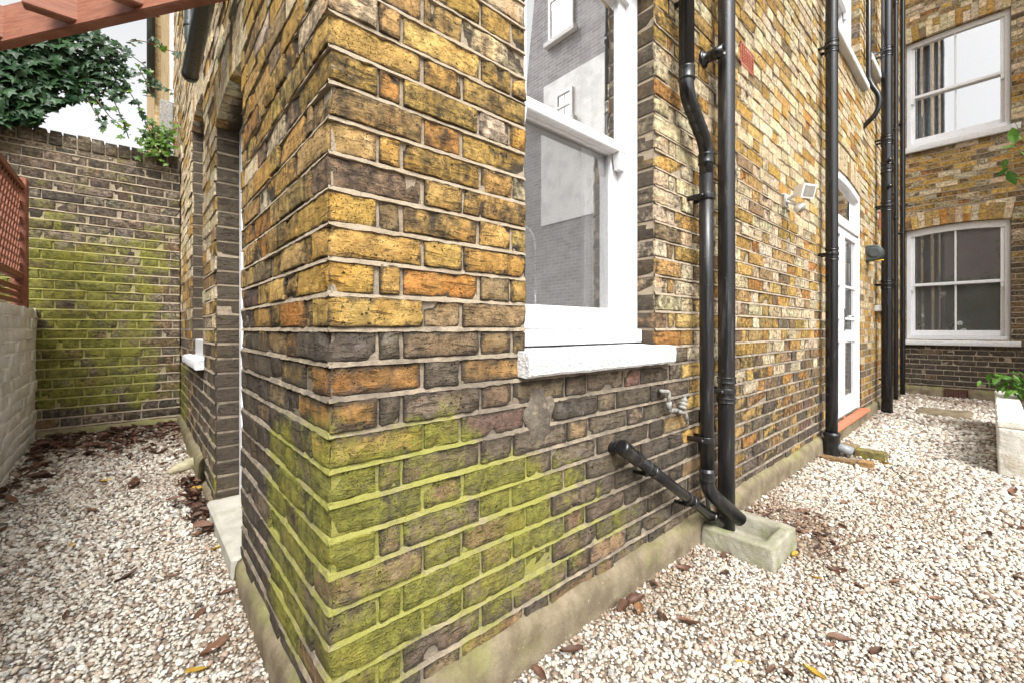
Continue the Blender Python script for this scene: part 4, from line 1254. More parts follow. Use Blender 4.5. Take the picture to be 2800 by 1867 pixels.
# downpipe between the floodlight and the french doors
t3 = straight_pipe('black downpipe between the white floodlight and the french doors', 4.19, .850, .042, .02, 8.9, [3.26, 1.60], [(.085, .035), (.15, .03)], M['pipe'])
mb = MB(); mb.lathe((4.19, .85, -.01), [(.05, 0), (.056, .004), (.056, .09), (.052, .15), (.058, .155), (.058, .18), (.046, .185)], (0, 0, 1), 24); mb.build('socket', M['pipe_old'], t3, True)
mb = MB(); mb.tube([(4.19, .83, .07), (4.2, .77, .055), (4.21, .72, .04)], [.034, .036, .036], 18); mb.build('outlet', M['pipe_grey'], t3, True)
for z in (3.26, 1.60): collar(t3, (4.19, .85, z + .03), .042, .022, M['pipe']); collar(t3, (4.19, .85, z - .052), .042, .022, M['pipe'])
# big soil stack and the thinner pipes in the far corner
t4 = straight_pipe('thick black soil stack in the far corner by the rear wing', 6.72, .825, .054, .0, 8.9, [4.30, 3.25, 2.46, 1.53], [(4.33, .03), (4.24, .03), (3.28, .03), (3.19, .03), (2.86, .05), (2.95, .04), (2.50, .03), (2.40, .03), (1.56, .03), (1.48, .03)], M['pipe'])
for z, s_ in ((2.99, -1), (2.68, -1), (2.98, 1), (2.62, 1)):
    mb = MB(); mb.lathe((6.72 + s_ * .05, .80, z), [(0, .05), (.022, .048), (.024, .03), (.018, .02), (.018, -.01)], (s_, -.35, 0), 14); mb.build('inspection_cap', M['pipe'], t4, True)
straight_pipe('thin black pipe just behind the thick soil stack', 7.72, .858, .026, .05, 8.9, [5.4, 3.7, 2.5, 1.6], [(5.43, .03), (3.74, .03), (2.55, .03), (1.65, .03)], M['pipe'])
straight_pipe('slim black pipe tight in the corner beside the rear sash windows', 8.42, .86, .030, .05, 8.9, [4.0, 2.4], [(4.03, .03), (2.43, .03), (1.2, .03)], M['pipe'])
t7 = thing('drainpipe', 'black swan-neck overflow pipe beside the upper window sill', 'drainpipe', (6.03, .93, 3.3), 'drainpipes on the house front')
mb = MB(); mb.tube(arc_path([(6.03, .893, 8.9), (6.03, .893, 3.72), (6.04, .80, 3.52), (6.04, .815, 3.36), (6.03, .95, 3.22)], .09, 8), .025, 20); mb.build('pipe', M['pipe'], t7, True)
bracket(t7, (6.03, .893, 4.9), .025, M['pipe'], WN, .04); collar(t7, (6.03, .893, 3.72), .025, .03, M['pipe'])
for z in (4.87, 4.93): collar(t7, (6.03, .893, z), .025, .02, M['pipe'])
# diagonal waste pipe
t8 = thing('waste_pipe', 'black waste pipe sloping down the wall into the stone trough', 'pipe', (1.31, .88, .57))
A, B = Vector((1.310, .874, .575)), Vector((2.075, .852, .085)); dd = (B - A).normalized()
mb = MB(); mb.tube([A + dd * .03, A.lerp(B, .5), B], .0215, 24); mb.build('pipe', M['pipe'], t8, True)
mb = MB(); mb.lathe(A - dd * .018, [(0, 0), (.020, 0), (.026, .003), (.0285, .008), (.0285, .050), (.026, .055), (.0255, .095), (.0275, .098), (.0275, .125), (.021, .128)], tuple(dd), 26); mb.build('end_cap', M['pipe'], t8, True)
mb = MB(); mb.tube([A + dd * .01 + Vector((0, .015, 0)), A + dd * .01 + Vector((0, .07, -.005))], .02, 16); mb.build('wall_stub', M['pipe'], t8, True)
for k_ in (.20, .60):
    c = A.lerp(B, k_); mb = MB()
    mb.lathe(c - dd * .008, [(.0215, 0), (.025, 0), (.025, .016), (.0215, .016)], tuple(dd), 22)
    q = c + Vector((0, 0, -.030)); mb.obox(q - Vector((.007, -.01, .006)), Vector((0, .05, 0)), Vector((.014, 0, 0)), Vector((0, 0, .012)), .002)
    mb.lathe(q + Vector((0, .01, 0)), [(0, 0), (.009, .001), (.010, .006), (.006, .012), (0, .012)], (0, -1, 0), 12)
    mb.build('bracket', M['rubber'], t8, True)
collar(t8, A.lerp(B, .24), .0215, .03, M['pipe'], tuple(dd)); collar(t8, A.lerp(B, .64), .0215, .03, M['pipe'], tuple(dd)); collar(t8, A.lerp(B, .88), .0215, .02, M['pipe'], tuple(dd))
# overflow boss high on the wall
t9 = thing('overflow_pipe', 'short black overflow stub sticking out between two black pipes', 'pipe', (2.07, .93, 2.31))
mb = MB(); mb.lathe((2.068, .93, 2.308), [(.040, 0), (.042, .006), (.036, .012), (.026, .016), (.026, .05), (.028, .052), (.028, .075), (.0255, .078), (.0255, .098), (.021, .098), (.021, .05)], (0.02, -1, .02), 24); mb.build('pipe', M['pipe'], t9, True)
mb = MB(); mb.lathe((2.068, .845, 2.31), [(0, 0), (.0215, 0)], (0, -1, 0), 20); mb.build('cap', M['rubber'], t9)
# thin grey pipe behind the shoe
mb = MB(); mb.tube([(2.035, .915, .62), (2.035, .905, .3), (2.04, .88, .05)], .010, 12)
o = mb.build('waste_pipe', M['pipe_grey'], None, True); tag(o, 'thin grey pipe behind the two black pipes at the trough', 'pipe')
# horizontal pipe on the side wall and the downpipe behind it
t10 = thing('waste_pipe', 'dark horizontal pipe with capped end high on the side wall', 'pipe', (.22, 2.8, 2.33))
mb = MB(); mb.tube(arc_path([(.33, 1.05, 2.42), (.218, 1.05, 2.42), (.220, 2.80, 2.335)], .06), .0355, 26); mb.build('pipe', M['pipe_green'], t10, True)
mb = MB(); mb.lathe((.220, 2.77, 2.336), [(.036, 0), (.0375, .003), (.0375, .035), (.032, .04), (0, .04)], (0, 1, -.04), 24); mb.build('end_cap', M['pipe_green'], t10, True)
t11 = thing('drainpipe', 'dark downpipe on the side wall behind the horizontal pipe', 'drainpipe', (.25, 3.12, 2.6))
mb = MB(); mb.tube(arc_path([(.247, 3.12, 8.9), (.247, 3.12, 2.66), (.33, 3.12, 2.60)], .05), .030, 20); mb.build('pipe', M['pipe_green'], t11, True)
bracket(t11, (.247, 3.12, 2.78), .030, M['pipe_green'], Vector((1, 0, 0)), .06)

# ------------------------------------------------------------------ old tap fitting by the sill
tf = thing('wall_tap', 'old corroded pipe elbow and tap below the end of white sill', 'tap', (1.72, .93, .75))
T = lambda px, py, y: at_y(px, py, y)
mb = MB(); mb.tube(arc_path([T(1806, 1068, .93), T(1808, 1069, .905), T(1829, 1070, .900), T(1829, 1110, .900)], .012), .0082, 14); mb.build('elbow', M['verdigris'], tf, True)
mb = MB(); mb.tube([T(1829, 1098, .900), T(1830, 1118, .900)], .0115, 14); mb.tube(arc_path([T(1830, 1112, .900), T(1831, 1122, .900), T(1852, 1121, .902)], .008), .0095, 14); mb.build('union', M['verdigris'], tf, True)
mb = MB(); pv, pt = T(1864, 1118, .900), T(1873, 1082, .895); ax = (pt - pv); L_ = ax.length
mb.lathe(pv, [(.010, 0), (.018, .004), (.018, .012), (.012, .016), (.019, .020), (.019, .028), (.011, .033), (.016, .037), (.013, .048), (.007, .052), (.007, L_)], tuple(ax.normalized()), 16)
mb.obox(pt - Vector((.022, .004, .003)), Vector((.044, 0, .004)), Vector((0, .008, 0)), Vector((0, 0, .007)), .002); mb.build('tap_head', M['verdigris'], tf, True)
mb = MB(); mb.tube(arc_path([T(1856, 1124, .902), T(1874, 1128, .900), T(1878, 1150, .900)], .01), .009, 12); mb.tube([T(1878, 1143, .900), T(1880, 1158, .9)], .0065, 10); mb.tube([T(1868, 1120, .900), T(1870, 1118, .935)], .008, 10); mb.build('spout', M['verdigris'], tf, True)

# ------------------------------------------------------------------ stone trough
import bmesh
def noisy(bm, amp, sc, seed=0):
    for v in bm.verts:
        q = mnoise.noise_vector(v.co * sc + Vector((seed, 0, 0))); v.co += q * amp
def bm_obj(bm, name, mat, parent=None, smooth=True):
    me = bpy.data.meshes.new(name); bm.normal_update(); bm.to_mesh(me); bm.free(); me.update(); return link(name, me, mat, parent, smooth)
def soft_box(x0, x1, y0, y1, z0, z1, bev, cuts, amp, sc, seed, rot=None):
    bm = bmesh.new(); bmesh.ops.create_cube(bm, size=1)
    for v in bm.verts: v.co = Vector(((x0 + x1) / 2 + v.co.x * (x1 - x0), (y0 + y1) / 2 + v.co.y * (y1 - y0), (z0 + z1) / 2 + v.co.z * (z1 - z0)))
    bmesh.ops.bevel(bm, geom=bm.edges[:], offset=bev, segments=2, affect='EDGES', profile=.5)
    bmesh.ops.subdivide_edges(bm, edges=[e for e in bm.edges if e.calc_length() > bev * 2], cuts=cuts, use_grid_fill=True)
    noisy(bm, amp, sc, seed)
    if rot: bmesh.ops.rotate(bm, verts=bm.verts[:], cent=((x0 + x1) / 2, (y0 + y1) / 2, z0), matrix=Matrix.Rotation(rot, 3, 'Z'))
    return bm
bm = bmesh.new()
X0, X1, Y0, Y1, ZB, ZT, th, zc = 1.984, 2.300, .602, .902, -.06, .086, .052, .005
rings = [[(X0 - .01, Y0 - .01, ZB), (X1 + .01, Y0 - .01, ZB), (X1 + .01, Y1, ZB), (X0 - .01, Y1, ZB)], [(X0, Y0, ZT), (X1, Y0, ZT), (X1, Y1, ZT), (X0, Y1, ZT)],
         [(X0 + th, Y0 + th, ZT - .002), (X1 - th, Y0 + th, ZT - .002), (X1 - th, Y1 - .02, ZT - .002), (X0 + th, Y1 - .02, ZT - .002)], [(X0 + th + .02, Y0 + th + .02, zc), (X1 - th - .02, Y0 + th + .02, zc), (X1 - th - .02, Y1 - .03, zc), (X0 + th + .02, Y1 - .03, zc)]]
rv_ = [[bm.verts.new(p) for p in r] for r in rings]
for a, b in zip(rv_, rv_[1:]):
    for i in range(4): bm.faces.new((a[i], a[(i + 1) % 4], b[(i + 1) % 4], b[i]))
bm.faces.new(rv_[-1])
bmesh.ops.bevel(bm, geom=[e for e in bm.edges if not e.is_boundary], offset=.012, segments=3, affect='EDGES', profile=.6)
bmesh.ops.subdivide_edges(bm, edges=[e for e in bm.edges if e.calc_length() > .03], cuts=6, use_grid_fill=True)
noisy(bm, .004, 16, 2); noisy(bm, .0018, 60, 5)
o = bm_obj(bm, 'stone_trough', M['trough']); tag(o, 'small mossy stone gully trough that catches the black pipes', 'trough')

# ------------------------------------------------------------------ floodlight, grey wall unit
fl = thing('floodlight', 'white security floodlight with motion sensor on the brick wall', 'light', (3.28, .92, 1.87))
mb = MB(); mb.obox((3.235, .905, 1.815), (.08, 0, 0), (0, .03, 0), (0, 0, .09), .006); mb.tube(arc_path([(3.27, .91, 1.87), (3.26, .87, 1.88), (3.245, .83, 1.89)], .02), .014, 12); mb.build('bracket', M['lamp_white'], fl, True)
c = Vector((3.215, .80, 1.885)); fd_ = Vector((-.38, -.88, -.28)).normalized(); sx_ = fd_.cross(Vector((0, 0, 1))).normalized(); up_ = sx_.cross(fd_)
vs = []; fs = []
for d, hw, hh in ((-.050, .022, .020), (-.040, .034, .028), (.022, .052, .040), (.028, .056, .044), (.038, .056, .044)):
    for a, b in ((-1, -1), (1, -1), (1, 1), (-1, 1)): vs.append(c + fd_ * d + sx_ * a * hw + up_ * b * hh)
for i in range(4):
    for j in range(4): fs.append((4 * i + j, 4 * i + (j + 1) % 4, 4 * i + 4 + (j + 1) % 4, 4 * i + 4 + j))
fs += [(3, 2, 1, 0), (16, 17, 18, 19)]
mb = MB(); mb.add(vs, fs); mb.build('housing', M['lamp_white'], fl)
mb = MB(); mb.obox(c + fd_ * .0385 - sx_ * .044 - up_ * .032, sx_ * .088, up_ * .064, fd_ * .003, .001); mb.build('lens', M['lens'], fl)
sc_ = Vector((3.235, .835, 1.795)); sd_ = Vector((.15, -.75, -.64)).normalized()
mb = MB(); mb.tube([(3.262, .905, 1.85), tuple(sc_ + Vector((0, .02, .02)))], .009, 10); mb.lathe(sc_ - sd_ * .02, [(0, 0), (.022, .002), (.033, .015), (.035, .035), (.033, .045), (.030, .046)], tuple(sd_), 20); se = mb.build('sensor', M['lamp_white'], fl, True)
mb = MB(); mb.lathe(sc_ + sd_ * .022, [(.030, 0), (.026, .010), (.014, .018), (0, .020)], tuple(sd_), 20); mb.build('sensor_lens', M['lens'], se, True)
bb = thing('wall_lamp', 'dark grey rounded wall unit beside the french doors', 'light', (6.17, .92, 1.84))
prof = [(.930, -.085), (.930, .085)] + [(.86 - .075 * math.cos(t) * 1.0, .085 * math.sin(t)) for t in [math.pi / 2 - math.pi * i / 14 for i in range(15)]]
mb = MB(); k = len(prof); vs = []
for x, s_ in ((6.10, .90), (6.115, 1.0), (6.235, 1.0), (6.25, .9)): vs += [(x, .93 + (y - .93) * (s_ if y < .9 else 1), 1.845 + z * s_) for y, z in prof]
fs = [tuple(range(k)), tuple(3 * k + i for i in range(k - 1, -1, -1))] + [(j * k + i, j * k + (i + 1) % k, (j + 1) * k + (i + 1) % k, (j + 1) * k + i) for j in range(3) for i in range(k)]
mb.add(vs, fs); mb.build('casing', M['lamp_grey'], bb)
mb = MB(); mb.lathe((6.100, .855, 1.845), [(.052, 0), (.056, .006), (.050, .010), (.030, .008), (0, .007)], (-1, 0, 0), 26); mb.build('face_disc', M['lamp_grey'], bb, True)
mb = MB(); mb.lathe((6.13, .80, 1.752), [(.012, 0), (.022, 0), (.022, .008), (.012, .008)], (0, 0, 1), 16); mb.obox((6.12, .80, 1.750), (.02, 0, 0), (0, .05, 0), (0, 0, .008), .002); mb.build('tag', M['yellow'], bb)
mb = MB(); mb.tube([(6.95, .93, .38), (6.95, .80, .375)], .012, 10); o = mb.build('waste_pipe', M['pipe']); tag(o, 'little black outlet pipe low on the wall past the doors', 'pipe')

# ------------------------------------------------------------------ gully kerb of loose bricks, paving slab, white stone
def loose_brick(label, x0, x1, y0, y1, z0, z1, seed, rot, col, moss):
    bm = soft_box(x0, x1, y0, y1, z0, z1, .006, 5, .004, 22, seed, rot); me = bpy.data.meshes.new('loose_brick'); bm.to_mesh(me); bm.free()
    n = len(me.vertices); put_attrs(me, [col] * n, dict(edge=[.8] * n, moss=[moss] * n, rnd=[seed * .1] * n, soot=[.05] * n))
    o = link('loose_brick', me, M['brick'], None, True); return tag(o, label, 'brick', 'loose bricks round the gully')
loose_brick('worn brown brick edging the gully under the downpipe', 3.955, 4.02, .66, .875, -.03, .030, 3, .04, (.22, .14, .07), .25)
loose_brick('chipped orange brick end lying at the gully edge', 3.965, 4.06, .565, .655, -.03, .034, 4, .1, (.32, .19, .08), .1)
loose_brick('mossy brick half sunk behind the gully outlet', 4.26, 4.36, .53, .72, -.02, .055, 5, -.06, (.17, .13, .07), .55)
loose_brick('flat mossy brick against the doorstep beside the gully', 4.30, 4.42, .72, .87, -.02, .060, 6, .02, (.24, .18, .10), .35)
bm = soft_box(6.95, 7.50, .14, .61, -.03, .016, .008, 5, .004, 7, 1); o = bm_obj(bm, 'paving_slab', M['concrete']); tag(o, 'worn paving slab set flush in the far gravel', 'slab')
bm = bmesh.new(); bmesh.ops.create_icosphere(bm, subdivisions=3, radius=1)
sp_ = at_ground(500, 1286)
for v in bm.verts:
    q = mnoise.noise_vector(v.co * 1.3 + Vector((3, 1, 0))) * .16; co = v.co + q
    a = .35; x, y, z = co.x * .115, co.y * .042, co.z * .040
    v.co = Vector((sp_.x + .03 + x * math.cos(a) - y * math.sin(a), sp_.y + x * math.sin(a) + y * math.cos(a), sp_.z + .03 + z + .12 * x))
o = bm_obj(bm, 'stone', mat_noise('pale_stone', (.33, .29, .18), (.46, .42, .30), 18, .95, .9, .008, 200, .1, stain=(.2, .2, .08), stain_scale=14, stain_lo=.48, stain_hi=.62, stain_amt=.7)); tag(o, 'long pale stone lying against the side plinth among dead leaves', 'stone')

# ------------------------------------------------------------------ raised planter with plants
pl = thing('planter', 'raised planter with whitewashed brick walls on the gravel', 'planter', (5.6, -.3, 0))
bm = soft_box(4.51, 4.66, -1.7, -.03, -.05, .312, .012, 10, .006, 9, 3); bm_obj(bm, 'end_wall', M['whitewash'], pl)
bm = soft_box(4.662, 6.74, -.17, -.032, -.05, .31, .012, 12, .006, 9, 4); bm_obj(bm, 'side_wall', M['whitewash'], pl)
rp = random.Random(9)
x = 4.515
while x < 6.70:                                       # course of bricks on edge along the top
    w_ = rp.uniform(.095, .112) if x > 4.6 else .15
    bm = soft_box(x, x + w_ - .008, -.172, -.026 + rp.uniform(-.006, .004), .313, .368 + rp.uniform(-.006, .006), .008, 3, .004, 20, rp.uniform(0, 50)); bm_obj(bm, 'coping_brick', M['whitewash'], pl); x += w_
y = -.185
while y > -1.65:
    bm = soft_box(4.512, 4.66, y - .215, y, .313, .368 + rp.uniform(-.006, .006), .008, 3, .004, 20, rp.uniform(0, 50)); bm_obj(bm, 'coping_brick', M['whitewash'], pl); y -= .225
mb = MB(); mb.box(4.655, 6.72, -1.7, -.168, -.04, .27); mb.build('soil', M['earth'], pl)
def oval_leaf(size, rs, young=False):
    pts = [(0, 0), (.22, -.25), (.26, -.5), (.16, -.8), (0, -1.05), (-.16, -.8), (-.26, -.5), (-.22, -.25)]
    f = rs.uniform(.1, .3); c = rs.uniform(-.1, .3)
    vs = [(x * size, (abs(x) * f + c * z * z) * size, z * size) for x, z in pts] + [(0, 0, -.5 * size)]
    return vs, [(i, (i + 1) % 8, 8) for i in range(8)]
def plant(name, label, cat, base, h, spread, n, size, mat, seed, lean=(0, 0)):
    rs = random.Random(seed); t = thing(name, label, cat, base, None); base = Vector(base); items = []; mb = MB()
    for i in range(max(4, n // 14)):
        a = rs.uniform(0, 6.28); d = spread * rs.uniform(.3, 1); tip = base + Vector((math.cos(a) * d + lean[0], math.sin(a) * d + lean[1], h * rs.uniform(.65, 1)))
        mid = base.lerp(tip, .5) + Vector((0, 0, h * .16)); path = [base + Vector((math.cos(a) * .02, math.sin(a) * .02, 0)), mid, tip]
        mb.tube(path, [.005, .0035, .002], 5)
        for j in range(14):
            f = .3 + .7 * j / 13; p = (path[0].lerp(mid, f * 2) if f < .5 else mid.lerp(tip, f * 2 - 1)) + Vector((rs.gauss(0, .02), rs.gauss(0, .02), rs.gauss(0, .015)))
            items.append((p, size * rs.uniform(.6, 1.2), 0))
    mb.build('stem', M['stem'], t, True)
    global rv; keep = rv; rv = rs
    leaf_mass('foliage', items, mat, t, oval_leaf, droop=.9, spread=2.5); rv = keep
    return t
plant('leafy_plant', 'bright green leafy plant trailing over the whitewashed planter corner', 'plant', (6.05, -.30, .27), .36, .26, 150, .085, M['fern'], 5, (.05, .10))
plant('leafy_plant', 'light green low plant growing in planter soil near its end wall', 'plant', (5.35, -.42, .27), .30, .2, 110, .075, M['fern'], 6)
plant('tall_shrub', 'tall shrub with narrow drooping leaves rising from the planter', 'shrub', (5.9, -.62, .27), 3.3, .45, 260, .14, M['fern'], 8, (.0, .12))

# ------------------------------------------------------------------ things indoors
tp = thing('kitchen_tap', 'chrome spring-neck kitchen tap behind the lower sash pane', 'tap', (1.235, 1.25, 1.0))
mb = MB(); mb.tube([(1.235, 1.25, .98), (1.235, 1.25, 1.22)], .009, 12); mb.build('column', M['chrome'], tp, True)
path = [Vector((1.235, 1.25, 1.22))] + [Vector((1.235 - .07 * (1 - math.cos(t)), 1.25, 1.34 + .07 * math.sin(t))) for t in [i * .25 for i in range(11)]]
mb = MB(); mb.tube(path, .006, 8)
for i in range(1, len(path) - 1):
    for q in (0, .33, .66):
        c = path[i].lerp(path[i + 1], q); mb.lathe(c, [(.006, -.0015), (.013, 0), (.006, .0015)], tuple((path[i + 1] - path[i]).normalized()), 10)
mb.build('spring_hose', M['chrome'], tp, True)
mb = MB(); mb.box(.80, 1.74, 1.22, 1.85, .93, .97); o = mb.build('worktop', M['interior'], None); tag(o, 'pale kitchen worktop just inside the sash window', 'worktop')
mb = MB(); mb.box(1.52, 1.735, 1.215, 1.24, .98, 2.55, .004); mb.box(1.56, 1.70, 1.205, 1.214, 1.05, 2.5, .004); mb.build('shutter', M['white'], house)
def curtain(parent, y0, y1, x, z0, z1, mat, waves=6, amp=.03):
    n = 60; vs = []; fs = []
    for i in range(n + 1):
        f = i / n; yy = y0 + (y1 - y0) * f; xx = x + amp * math.sin(f * waves * 6.28 + .6 * math.sin(f * 9))
        vs += [(xx, yy, z0), (xx, yy, z1)]
    for i in range(n): fs.append((2 * i, 2 * i + 2, 2 * i + 3, 2 * i + 1))
    mb = MB(); mb.add(vs, fs); o = mb.build('curtain', mat, parent, True); return o
curtain(wing, .44, .82, 9.21, 3.7, 5.6, M['curtain'], 7, .022)
bf = thing('bed_frame', 'black iron bed end behind the lower rear window', 'bed', (9.6, .55, .5))
for y in (.75, .42):
    mb = MB(); mb.tube([(9.5, y, .52), (9.5, y, 1.02)], .018, 10); mb.lathe((9.5, y, 1.02), [(.018, 0), (.035, .02), (.04, .045), (.03, .07), (0, .08)], (0, 0, 1), 14); mb.build('post', M['rubber'], bf, True)
mb = MB(); mb.tube([(9.5, .42, .95), (9.5, .75, .95)], .012, 8); mb.build('rail', M['rubber'], bf, True)
fw = thing('flower_vase', 'white flower in a vase behind the lower rear window', 'flower', (9.24, .28, .87))
mb = MB(); mb.lathe((9.24, .28, .86), [(.02, 0), (.035, .02), (.03, .06), (.018, .09), (.022, .1)], (0, 0, 1), 14); mb.build('vase', M['glass_dim'], fw, True)
mb = MB(); mb.tube([(9.24, .28, .90), (9.24, .29, 1.0), (9.23, .31, 1.08)], .003, 6); mb.tube([(9.24, .28, .90), (9.24, .26, 1.02), (9.23, .22, 1.12)], .004, 6); mb.build('stem', M['fern'], fw, True)
for c in ((9.23, .31, 1.09), (9.22, .27, .98)):
    mb = MB()
    for i in range(6):
        a = i * 1.047; mb.obox(Vector(c) + Vector((0, math.cos(a) * .02 - .012, math.sin(a) * .02 - .012)), (.006, 0, 0), (0, .026, 0), (0, 0, .024), .006)
    mb.build('petals', M['petal'], fw)

# ------------------------------------------------------------------ neighbours: beyond the mossy wall, across the yard, behind
nb = thing('neighbour_house', 'pale brick house rising behind ivy and the mossy wall', 'house', (.4, 9, 0))
mb = MB(); mb.box(.315, 4.0, 5.66, 6.5, 0, 9); mb.build('rendered_wall', M['stone_white'], nb)
mb = MB(); mb.box(.310, 4.0, 6.5, 8.6, 0, 9); mb.build('wall', M['far_brick'], nb)
mb = MB(); mb.box(.235, 4.0, 8.6, 14.0, 0, 9); mb.build('wall', M['far_brick'], nb)
mb = MB(); mb.box(.2, 4.1, 5.66, 14.1, 9, 9.3); mb.build('roof', M['roof'], nb)
mb = MB(); mb.tube([(.19, 8.52, 4.6), (.19, 8.52, 9)], .05, 14); mb.build('downpipe', M['pipe_green'], nb, True)
mb = MB(); mb.obox((.20, 5.72, 3.05), (.11, 0, 0), (0, .14, 0), (0, 0, .34), .01); mb.build('vent_box', M['verdigris'], nb)
mb = MB(); mb.tube([(.25, 5.75, 1.5), (.25, 5.75, 3.06)], .035, 14); mb.build('downpipe', M['pipe_green'], nb, True)

def mirror_at(px, py, X):
    v = at_x(px, py, X); return Vector((X, 2.12 - v.y, v.z))
op = thing('neighbour_house', 'slate-grey brick house with a white painted side seen in the window reflection', 'house', (7.5, -4, 0))
mb = MB(); vs = [(7.0, -1.9, 0), (7.0, -5.25, 0), (7.0, -5.25, 6.8), (7.0, -4.75, 10.5), (7.0, -1.9, 10.5)]
vs += [(11.0, y, z) for x, y, z in vs]; fs = [(0, 1, 2, 3, 4), (9, 8, 7, 6, 5)] + [(i, (i + 1) % 5, 5 + (i + 1) % 5, 5 + i) for i in range(5)]
mb.add(vs, fs); mb.build('wall', M['dark_brick'], op)
a, b = mirror_at(1487, 240, 6.99), mirror_at(1652, 145, 6.99)
mb = MB(); mb.box(6.975, 6.998, a.y, b.y, 3.35, 6.5); mb.build('painted_wall', M['white_brick'], op)
def flat_window(parent, y0, y1, z0, z1, x, nz):
    fr = Frame((x, 0, 0), (0, 1, 0), (-1, 0, 0)); mb = MB(); mb2 = MB(); rect_frame(mb, fr, y0, y1, z0, z1, 0, .05, .07, .07, .07, .07)
    for i in range(1, nz): bar(mb, fr, y0 + .06, y1 - .06, z0 + (z1 - z0) * i / nz - .025, z0 + (z1 - z0) * i / nz + .025, 0, .045)
    bar(mb, fr, (y0 + y1) / 2 - .015, (y0 + y1) / 2 + .015, z0 + .06, z1 - .06, 0, .03)
    wn = mb.build('window', M['white'], parent); pane_obj(fr, y0 + .05, y1 - .05, z0 + .05, z1 - .05, .012, M['glass_dim'], wn); bar(mb2, fr, y0 - .08, y1 + .08, z0 - .1, z0, 0, .12); mb2.build('window_sill', M['stone_white'], parent)
a, b = mirror_at(1501, 110, 6.99), mirror_at(1568, 60, 6.99); flat_window(op, min(a.y, b.y), max(a.y, b.y), 7.4, 9.2, 6.99, 2)
a, b = mirror_at(1522, 310, 6.99), mirror_at(1568, 310, 6.99); flat_window(op, min(a.y, b.y), max(a.y, b.y), 5.5, 6.15, 6.974, 2)
mh = thing('neighbour_house', 'mauve rendered house behind the hedge, mirrored in the rear window', 'house', (-9, 0, 0))
mb = MB(); mb.box(-12, -8, -6, 6, 0, 5.2); mb.build('wall', M['mauve'], mh)
mb = MB(); mb.add([(-12.2, -6.2, 5.2), (-7.8, -6.2, 5.2), (-7.8, 6.2, 5.2), (-12.2, 6.2, 5.2), (-10, -6.2, 7), (-10, 6.2, 7)], [(0, 1, 4), (2, 3, 5), (1, 2, 5, 4), (3, 0, 4, 5)]); mb.build('roof', M['roof'], mh)
rv = random.Random(5)
hg = thing('hedge', 'clipped green hedge behind the trellis and low white wall', 'hedge', (-2.2, 1.5, 0))
items = []
for _ in range(2600):
    f = rv.random(); x, y, z = rv.uniform(-2.9, -1.5), rv.uniform(-2.5, 5.2), rv.uniform(.1, 2.7 + .35 * mnoise.noise(Vector((rv.random(), 1, 2))))
    k_ = rv.random()
    if k_ < .5: x = -1.5 + rv.gauss(0, .06)
    elif k_ < .75: z = 2.6 + rv.gauss(0, .1)
    items.append((Vector((x, y, z)), rv.uniform(.07, .13), 0))
leaf_mass('foliage', items, M['shrub'], hg, oval_leaf, droop=.5, spread=2.0)
mb = MB(); mb.box(-2.8, -1.62, -2.4, 5.1, .05, 2.45); mb.build('inner_branches', M['shrub'], hg)

# ------------------------------------------------------------------ gravel
rg = np.random.default_rng(3)
phi = (1 + 5 ** .5) / 2
ico = np.array([(-1, phi, 0), (1, phi, 0), (-1, -phi, 0), (1, -phi, 0), (0, -1, phi), (0, 1, phi), (0, -1, -phi), (0, 1, -phi), (phi, 0, -1), (phi, 0, 1), (-phi, 0, -1), (-phi, 0, 1)], float); ico /= np.linalg.norm(ico[0])
icf = np.array([(0, 11, 5), (0, 5, 1), (0, 1, 7), (0, 7, 10), (0, 10, 11), (1, 5, 9), (5, 11, 4), (11, 10, 2), (10, 7, 6), (7, 1, 8), (3, 9, 4), (3, 4, 2), (3, 2, 6), (3, 6, 8), (3, 8, 9), (4, 9, 5), (2, 4, 11), (6, 2, 10), (8, 6, 7), (9, 8, 1)])
def scatter(x0, x1, y0, y1, sp, dmin, dmax):
    nx, ny = int((x1 - x0) / sp), int((y1 - y0) / sp)
    X, Y = np.meshgrid(np.arange(nx), np.arange(ny)); X = x0 + (X.ravel() + rg.uniform(-.1, 1.1, X.size)) * sp; Y = y0 + (Y.ravel() + rg.uniform(-.1, 1.1, Y.size)) * sp
    r_ = X * SX.x + Y * SY.x; f_ = X * SX.y + Y * SY.y
    d = np.hypot(X, Y); u = r_ / np.maximum(f_, .05)
    ok = (f_ > .9) & (np.abs(u) < 1.36) & (d >= dmin) & (d < dmax)
    return X[ok], Y[ok]
PC = np.array([(.63, .60, .53), (.57, .53, .46), (.50, .45, .38), (.68, .66, .61), (.43, .36, .285), (.41, .32, .255), (.31, .23, .18), (.22, .16, .12), (.36, .345, .32), (.15, .13, .115)])
PW = np.array([.18, .18, .17, .11, .13, .05, .04, .06, .06, .03]); PW /= PW.sum()
